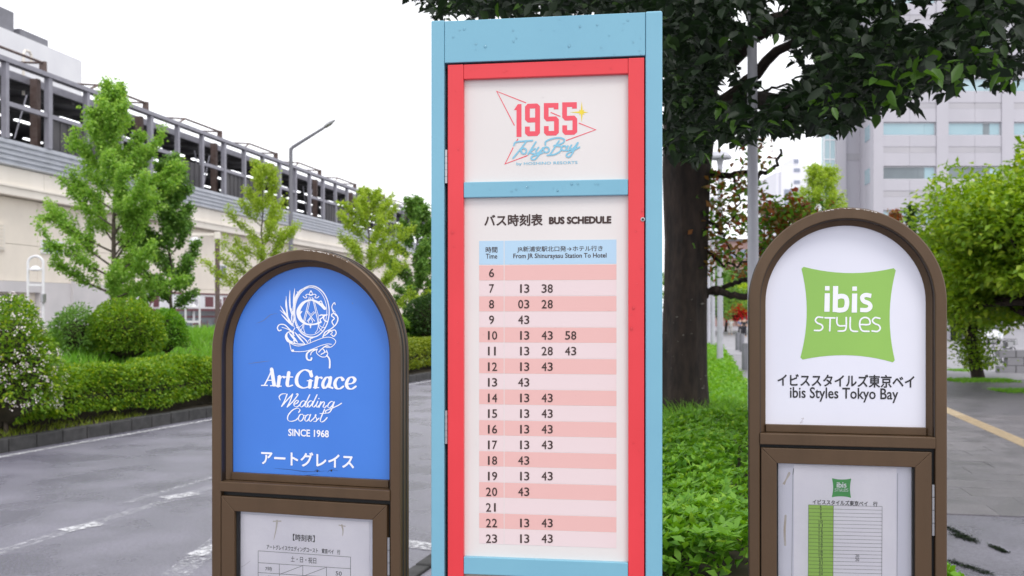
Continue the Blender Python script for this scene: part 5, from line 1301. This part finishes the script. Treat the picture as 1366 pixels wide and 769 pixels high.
limb_defs = [([T3(935,110,TY-.1), T3(1000,50,TY-.8), T3(1080,15,TY-1.8), T3(1180,-20,TY-3)], .20, .07), ([T3(930,190,TY-.1), T3(985,140,TY-1.2), T3(1060,135,TY-3), T3(1150,125,TY-4.6), T3(1240,105,TY-6)], .17, .035),
             ([T3(925,160,TY), T3(985,120,TY-.6), T3(1050,60,TY-1.5), T3(1130,30,TY-2.2)], .12, .04), ([T3(925,60,TY), T3(850,-30,TY-.8), T3(740,-70,TY-1.8), T3(620,-60,TY-2.6)], .18, .05),
             ([T3(935,392,TY), T3(955,388,TY-.1), T3(975,394,TY-.2), T3(1010,395,TY-.4)], .055, .05), ([T3(935,398,TY+.2), T3(965,384,TY+.3), T3(990,374,TY+.2), T3(1020,372,TY+.1)], .045, .03),
             ([T3(990,148,TY-1.2), T3(1010,128,TY-1.2), T3(1030,118,TY-1.3), T3(1050,112,TY-1.3)], .035, .015), ([T3(930,-20,TY), T3(1060,-110,TY-1), T3(1220,-150,TY-2.2), T3(1400,-120,TY-3.4)], .16, .05),
             ([T3(928,-100,TY), T3(860,-200,TY+.5), T3(760,-260,TY+1)], .13, .04), ([T3(930,-120,TY), T3(1010,-240,TY+.8), T3(1120,-300,TY+1.4)], .13, .04), ([T3(930,-40,TY), T3(1040,-60,TY+1.5), T3(1150,-80,TY+3)], .12, .04),
             ([T3(938,232,TY), T3(975,232,TY-.1), T3(1012,233,TY-.3), T3(1032,222,TY-.4), T3(1045,195,TY-.5)], .055, .018), ([T3(975,232,TY-.1), T3(985,262,TY-.2), T3(978,290,TY-.2), T3(965,300,TY-.2)], .02, .008),
             ([T3(940,290,TY), T3(958,305,TY-.1), T3(972,330,TY-.2), T3(985,345,TY-.2)], .03, .01), ([T3(1012,233,TY-.3), T3(1000,262,TY-.3), T3(1006,300,TY-.3)], .018, .007), ([T3(940,330,TY), T3(960,350,TY-.1), T3(990,352,TY-.2), T3(1020,330,TY-.3)], .03, .012)]
LP = []
for p, r0, r1 in limb_defs:
    c = [tuple(q) for q in catmull(p, 5)]; c = [tuple(np.array(q)+R.normal(size=3)*.02) for q in c]
    mb = MB(); mb.tube(c, [r0+(r1-r0)*i/(len(c)-1) for i in range(len(c))], 8); mb.build('limb', M['bark'], bt, smooth=True); LP += c
# lichen flecks on the trunk
mb = MB()
for q in range(60):
    a = R.uniform(pi, 2*pi); h = R.uniform(0, 1)**1.8*2.2+.3; rr = .362; w, l = R.uniform(.004, .026)*(1 if q % 5 else 2), R.uniform(.004, .014); x, y = pts[2][0]+rr*cos(a), pts[2][1]+rr*sin(a); t = np.array((-sin(a), cos(a)))
    mb.add([(x-t[0]*w, y-t[1]*w, h), (x, y, h-l), (x+t[0]*w, y+t[1]*w, h+l*.2), (x+t[0]*w*.3, y+t[1]*w*.3, h+l)], [(0,1,2,3)])
mb.build('lichen', M['lichen'], bt, kind='stuff')
# crown: clumps of leaves through a real volume; the outline below follows the photographed lower edge
low = [(500,-40),(560,8),(590,22),(880,24),(886,215),(930,212),(955,190),(985,190),(1010,180),(1040,172),(1062,184),(1090,172),(1112,178),(1135,172),(1155,150),(1180,150),(1210,140),(1236,128),(1262,124),(1285,100),(1310,96),(1340,122),(1352,118),(1366,92),(1420,60),(1600,-60)]
lx = np.array([a for a, b in low]); ly = np.array([b for a, b in low])
holes = [(1033,88,22,36), (1012,60,10,18), (1035,12,9,9), (990,20,8,7), (1250,8,7,7), (1216,16,9,12), (1232,32,9,9), (1243,22,7,8), (1000,84,14,20), (1045,60,14,8), (1010,135,7,9), (985,65,7,6), (970,118,10,14), (1082,78,4,5), (1340,40,8,5), (1352,66,7,6), (1060,100,10,10), (1275,70,5,5), (1318,60,5,5),(1155,30,5,6)]
def allowed(P, marg=0):
    y = P[:, 1]+TY; px = CX+CAM_F*(P[:, 0]+tb.x)/y; py = HY-CAM_F*(P[:, 2]+.1-H)/y
    lim = np.interp(px, lx, ly)+7*np.sin(px*.11)+4*np.sin(px*.29+1)-marg; ok = py < lim
    for hx, hy, a, b in holes: ok &= ((px-hx)/(a*1.1+5+marg*.2))**2+((py-hy)/(b*1.1+5+marg*.2))**2 > 1+.35*np.sin(px*.5)*np.sin(py*.45)
    return ok & (y > 4.2), px, py
N_ = 4200
C = np.stack([R.uniform(-4.6, 7.8, N_), R.uniform(-8.8, 4.5, N_), R.uniform(1.8, 9.5, N_)], 1)
q = ((C[:, 0]-1.4)/6.2)**2+((C[:, 1]+2.6)/6.4)**2+((C[:, 2]-5.0)/4.4)**2; C = C[q < 1]
ok, px, py = allowed(C, 4); C = C[ok]
# denser band of clumps where the crown crosses the picture
E_ = []
while len(E_) < 900:
    ppx = R.uniform(540, 1400); ppy = R.uniform(-20, 210); yy = R.uniform(6.2, 15.5)
    E_.append(T3(ppx, ppy, yy))
E_ = np.array(E_); ok, _, _ = allowed(E_, 5); E_ = E_[ok]
C = np.concatenate([C, E_]); nper = 44
P = np.repeat(C, nper, 0)+R.normal(size=(len(C)*nper, 3))*(.20, .20, .13); ok, px, py = allowed(P); P = P[ok]; px = px[ok]; py = py[ok]
dist = P[:, 1]+TY
inside = (px > 560) & (px < 1366) & (py > 0) & ((px < 575) | (px > 880) | (py < 20))
lim = np.interp(px, lx, ly)
score = np.where(inside & (dist < 9.5), (1/dist)*(1+1.5*(lim-py < 60)), 0)+R.uniform(0, .02, len(P))
order = np.argsort(-score); big = order[:290]; rest = order[290:]
nearl = rest[dist[rest] < 10.5]; farl = rest[dist[rest] >= 10.5]
print('canopy leaves', len(nearl), len(farl))
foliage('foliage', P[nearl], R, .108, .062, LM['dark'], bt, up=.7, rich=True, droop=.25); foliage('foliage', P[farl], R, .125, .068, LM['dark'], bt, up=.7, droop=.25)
# the single leaves that can be picked out against the light
V, F_ = leaf_arrays(np.zeros((1,3)), np.array([[0,1.,0]]), np.array([[0,0,1.]]), np.array([.135]), np.array([.062]), .14, .25, rich=True)
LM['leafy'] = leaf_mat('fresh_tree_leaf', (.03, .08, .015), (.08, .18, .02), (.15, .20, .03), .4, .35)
shared = [np_mesh('leaf', V*(1, 1, 1), F_) for _ in range(3)]
for me, k in zip(shared, ('dark', 'leafy', 'leafy')): me.materials.append(LM[k]); me.shade_smooth()
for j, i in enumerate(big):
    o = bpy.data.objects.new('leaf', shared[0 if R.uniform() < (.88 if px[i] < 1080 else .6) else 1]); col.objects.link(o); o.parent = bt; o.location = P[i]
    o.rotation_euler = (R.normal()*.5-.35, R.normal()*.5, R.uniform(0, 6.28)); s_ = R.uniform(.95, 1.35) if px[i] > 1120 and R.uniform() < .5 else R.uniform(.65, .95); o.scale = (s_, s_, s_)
# twigs with reddish young leaves hanging beside the trunk and over the strip
ctr = [(955,330,TY), (990,300,TY-.2), (948,250,TY), (975,345,TY-.1), (1000,250,TY-.3), (1008,205,TY-.3), (965,285,TY), (950,300,TY), (1030,300,TY+.3), (1048,285,TY+.3), (1025,330,TY+.2), (1060,300,TY+.3), (1018,350,TY+.2), (1040,345,TY+.2), (940,360,TY+.2), (972,250,TY-.1), (1022,285,TY+.1), (1070,285,TY+.4)]
Pr = []
for a, b, y in ctr:
    n = 95 if a < 1010 else 190; Pr.append(np.array(T3(a, b, y))+R.normal(size=(n, 3))*(.16, .2, .14))
Pr = np.concatenate(Pr); foliage('red_foliage', Pr[::2], R, .12, .065, LM['red'], bt, up=.4); foliage('twig_foliage', Pr[1::2], R, .12, .06, LM['azalea'], bt, up=.4)

# ---------------------------------------------------------------- planted strip beside the pavement
def SP(y, o): x = (.98+.186*(y/S-4))*S; return x+o, y
hp = [(*SP(y, 0), .1) for y in (4.75, 6.0, 7.5, 9.0, 10.9)]
root, P, D = hedge('azalea_bed', 'knee high bed of small leaved azalea between the schedule board and the white sign', hp, .88, 1.16, 'azalea', .075, 4200, 15, cat='shrub bed', wd=.5, rough=.13)
# whorls of leaves at the shoot tips
R = np.random.default_rng(16); idx = R.choice(len(P), 5600, replace=False); Cc = P[idx]*(1,1,1); Dd = D[idx]+(0,0,.5)+R.normal(size=(len(idx),3))*.25; Dd /= np.linalg.norm(Dd, axis=1, keepdims=True)
Cc = Cc+D[idx]*.03
ax = np.cross(Dd, rdirs(R, len(idx))); ax /= np.linalg.norm(ax, axis=1, keepdims=True); ay = np.cross(Dd, ax); LP_, LD_, LN_ = [], [], []
for k in range(6):
    a = 2*pi*k/6+R.normal(size=(len(idx),1))*.25; rdir = ax*np.cos(a)+ay*np.sin(a)+Dd*R.uniform(.25, .9, (len(idx),1)); LP_.append(Cc); LD_.append(rdir); LN_.append(Dd)
LP_ = np.concatenate(LP_); LD_ = np.concatenate(LD_); LN_ = np.concatenate(LN_); n = len(LP_)
o0 = np.array(hp[0]); W = LP_+o0; pxl = CX+CAM_F*W[:,0]/W[:,1]; pyl = HY-CAM_F*(W[:,2]-H)/W[:,1]
inv = (pxl > 890) & (pxl < 996) & (pyl < 775); sc_ = np.where(inv, 1/W[:,1], 0)*(1+.2*LD_[:,2]); order = np.argsort(-sc_); big = order[:295]; rest = order[295:]
V, F_ = leaf_arrays(LP_[rest], LD_[rest], LN_[rest]+R.normal(size=(len(rest),3))*.2, R.uniform(.055,.085,len(rest)), R.uniform(.026,.036,len(rest)), .12, .12)
o = link('shoot_leaves', np_mesh('shoot_leaves', V, F_), LM['azalea'], root); o['kind'] = 'stuff'
V, F_ = leaf_arrays(np.zeros((1,3)), np.array([[0,1.,0]]), np.array([[0,0,1.]]), np.array([.076]), np.array([.034]), .12, .12, rich=True); lm_ = np_mesh('leaf', V, F_); lm_.materials.append(LM['azalea']); lm_.shade_smooth()
for i in big:
    o = bpy.data.objects.new('leaf', lm_); col.objects.link(o); o.parent = root; o.location = LP_[i]
    y_ = Vector(LD_[i]).normalized(); z_ = Vector(LN_[i]); x_ = y_.cross(z_).normalized(); z_ = x_.cross(y_); m_ = Matrix((x_, y_, z_)).transposed(); o.rotation_euler = m_.to_euler(); s_ = R.uniform(.8, 1.15); o.scale = (s_,)*3
# grass clumps at the foot of the trunk, ground cover beyond
n = 6500; y = R.uniform(10.4, 15.6, n); P = np.array([(*SP(a, b), .42) for a, b in zip(y, R.uniform(-.85, .85, n))]); blades('long_grass', P, R, .62, .028, LM['azalea'], tilt=.8)
n = 30000; y = R.uniform(14, 58, n); P = np.array([(*SP(a, b), .12) for a, b in zip(y, R.uniform(-1.25, 1.0, n))]); P[:, 2] += R.uniform(0, .35, n)
foliage('ground_cover', P, R, .16, .06, LM['bright'], None, up=.5)
mb = MB(); mb.slab([SP(4.4,-.8), SP(4.4,.8), SP(60,1.0), SP(60,-1.2)], .09, .15); mb.build('planting_bed', M['earth'], kind='structure')
# moss and leaf litter near the far footway edge
def litter(name, px, py, w, d, n, lm, ln, seed):
    R = np.random.default_rng(seed); c = atp(px, py, .1); P = np.stack([c.x+R.normal(size=n)*w, c.y+R.normal(size=n)*d, np.full(n, .102)], 1); foliage(name, P, R, ln, ln*.5, LM[lm], None, up=3)
for i, (x0_, y0_, x1_, y1_, w_) in enumerate(((1262,704,1300,722,.030), (1322,729,1342,738,.022), (1262,748,1325,768,.030), (1272,714,1302,724,.035))):
    R = np.random.default_rng(90+i); n = 620; t = R.beta(1.3, 1.3, n); A_, B_ = atp(x0_, y0_, .1), atp(x1_, y1_, .1)
    P = np.stack([A_.x+(B_.x-A_.x)*t+R.normal(size=n)*w_*.7, A_.y+(B_.y-A_.y)*t+R.normal(size=n)*w_*2.2*np.sin(t*9+i), .103+R.uniform(0, .012, n)], 1)
    foliage('leaf_litter', P, R, .018, .010, LM['dark'], None, up=1.5)
def moss(px0, px1, py, d, n, seed):
    R = np.random.default_rng(seed); a, b = atp(px0, py, .12), atp(px1, py, .12); P = np.stack([R.uniform(a.x, b.x, n), a.y+R.normal(size=n)*d, np.full(n, .10)], 1); blades('verge_grass', P, R, .10, .02, LM['bright'])
moss(1264, 1350, 508, .35, 2500, 95); moss(1330, 1400, 522, .3, 1500, 96); moss(1266, 1296, 495, .3, 900, 97)
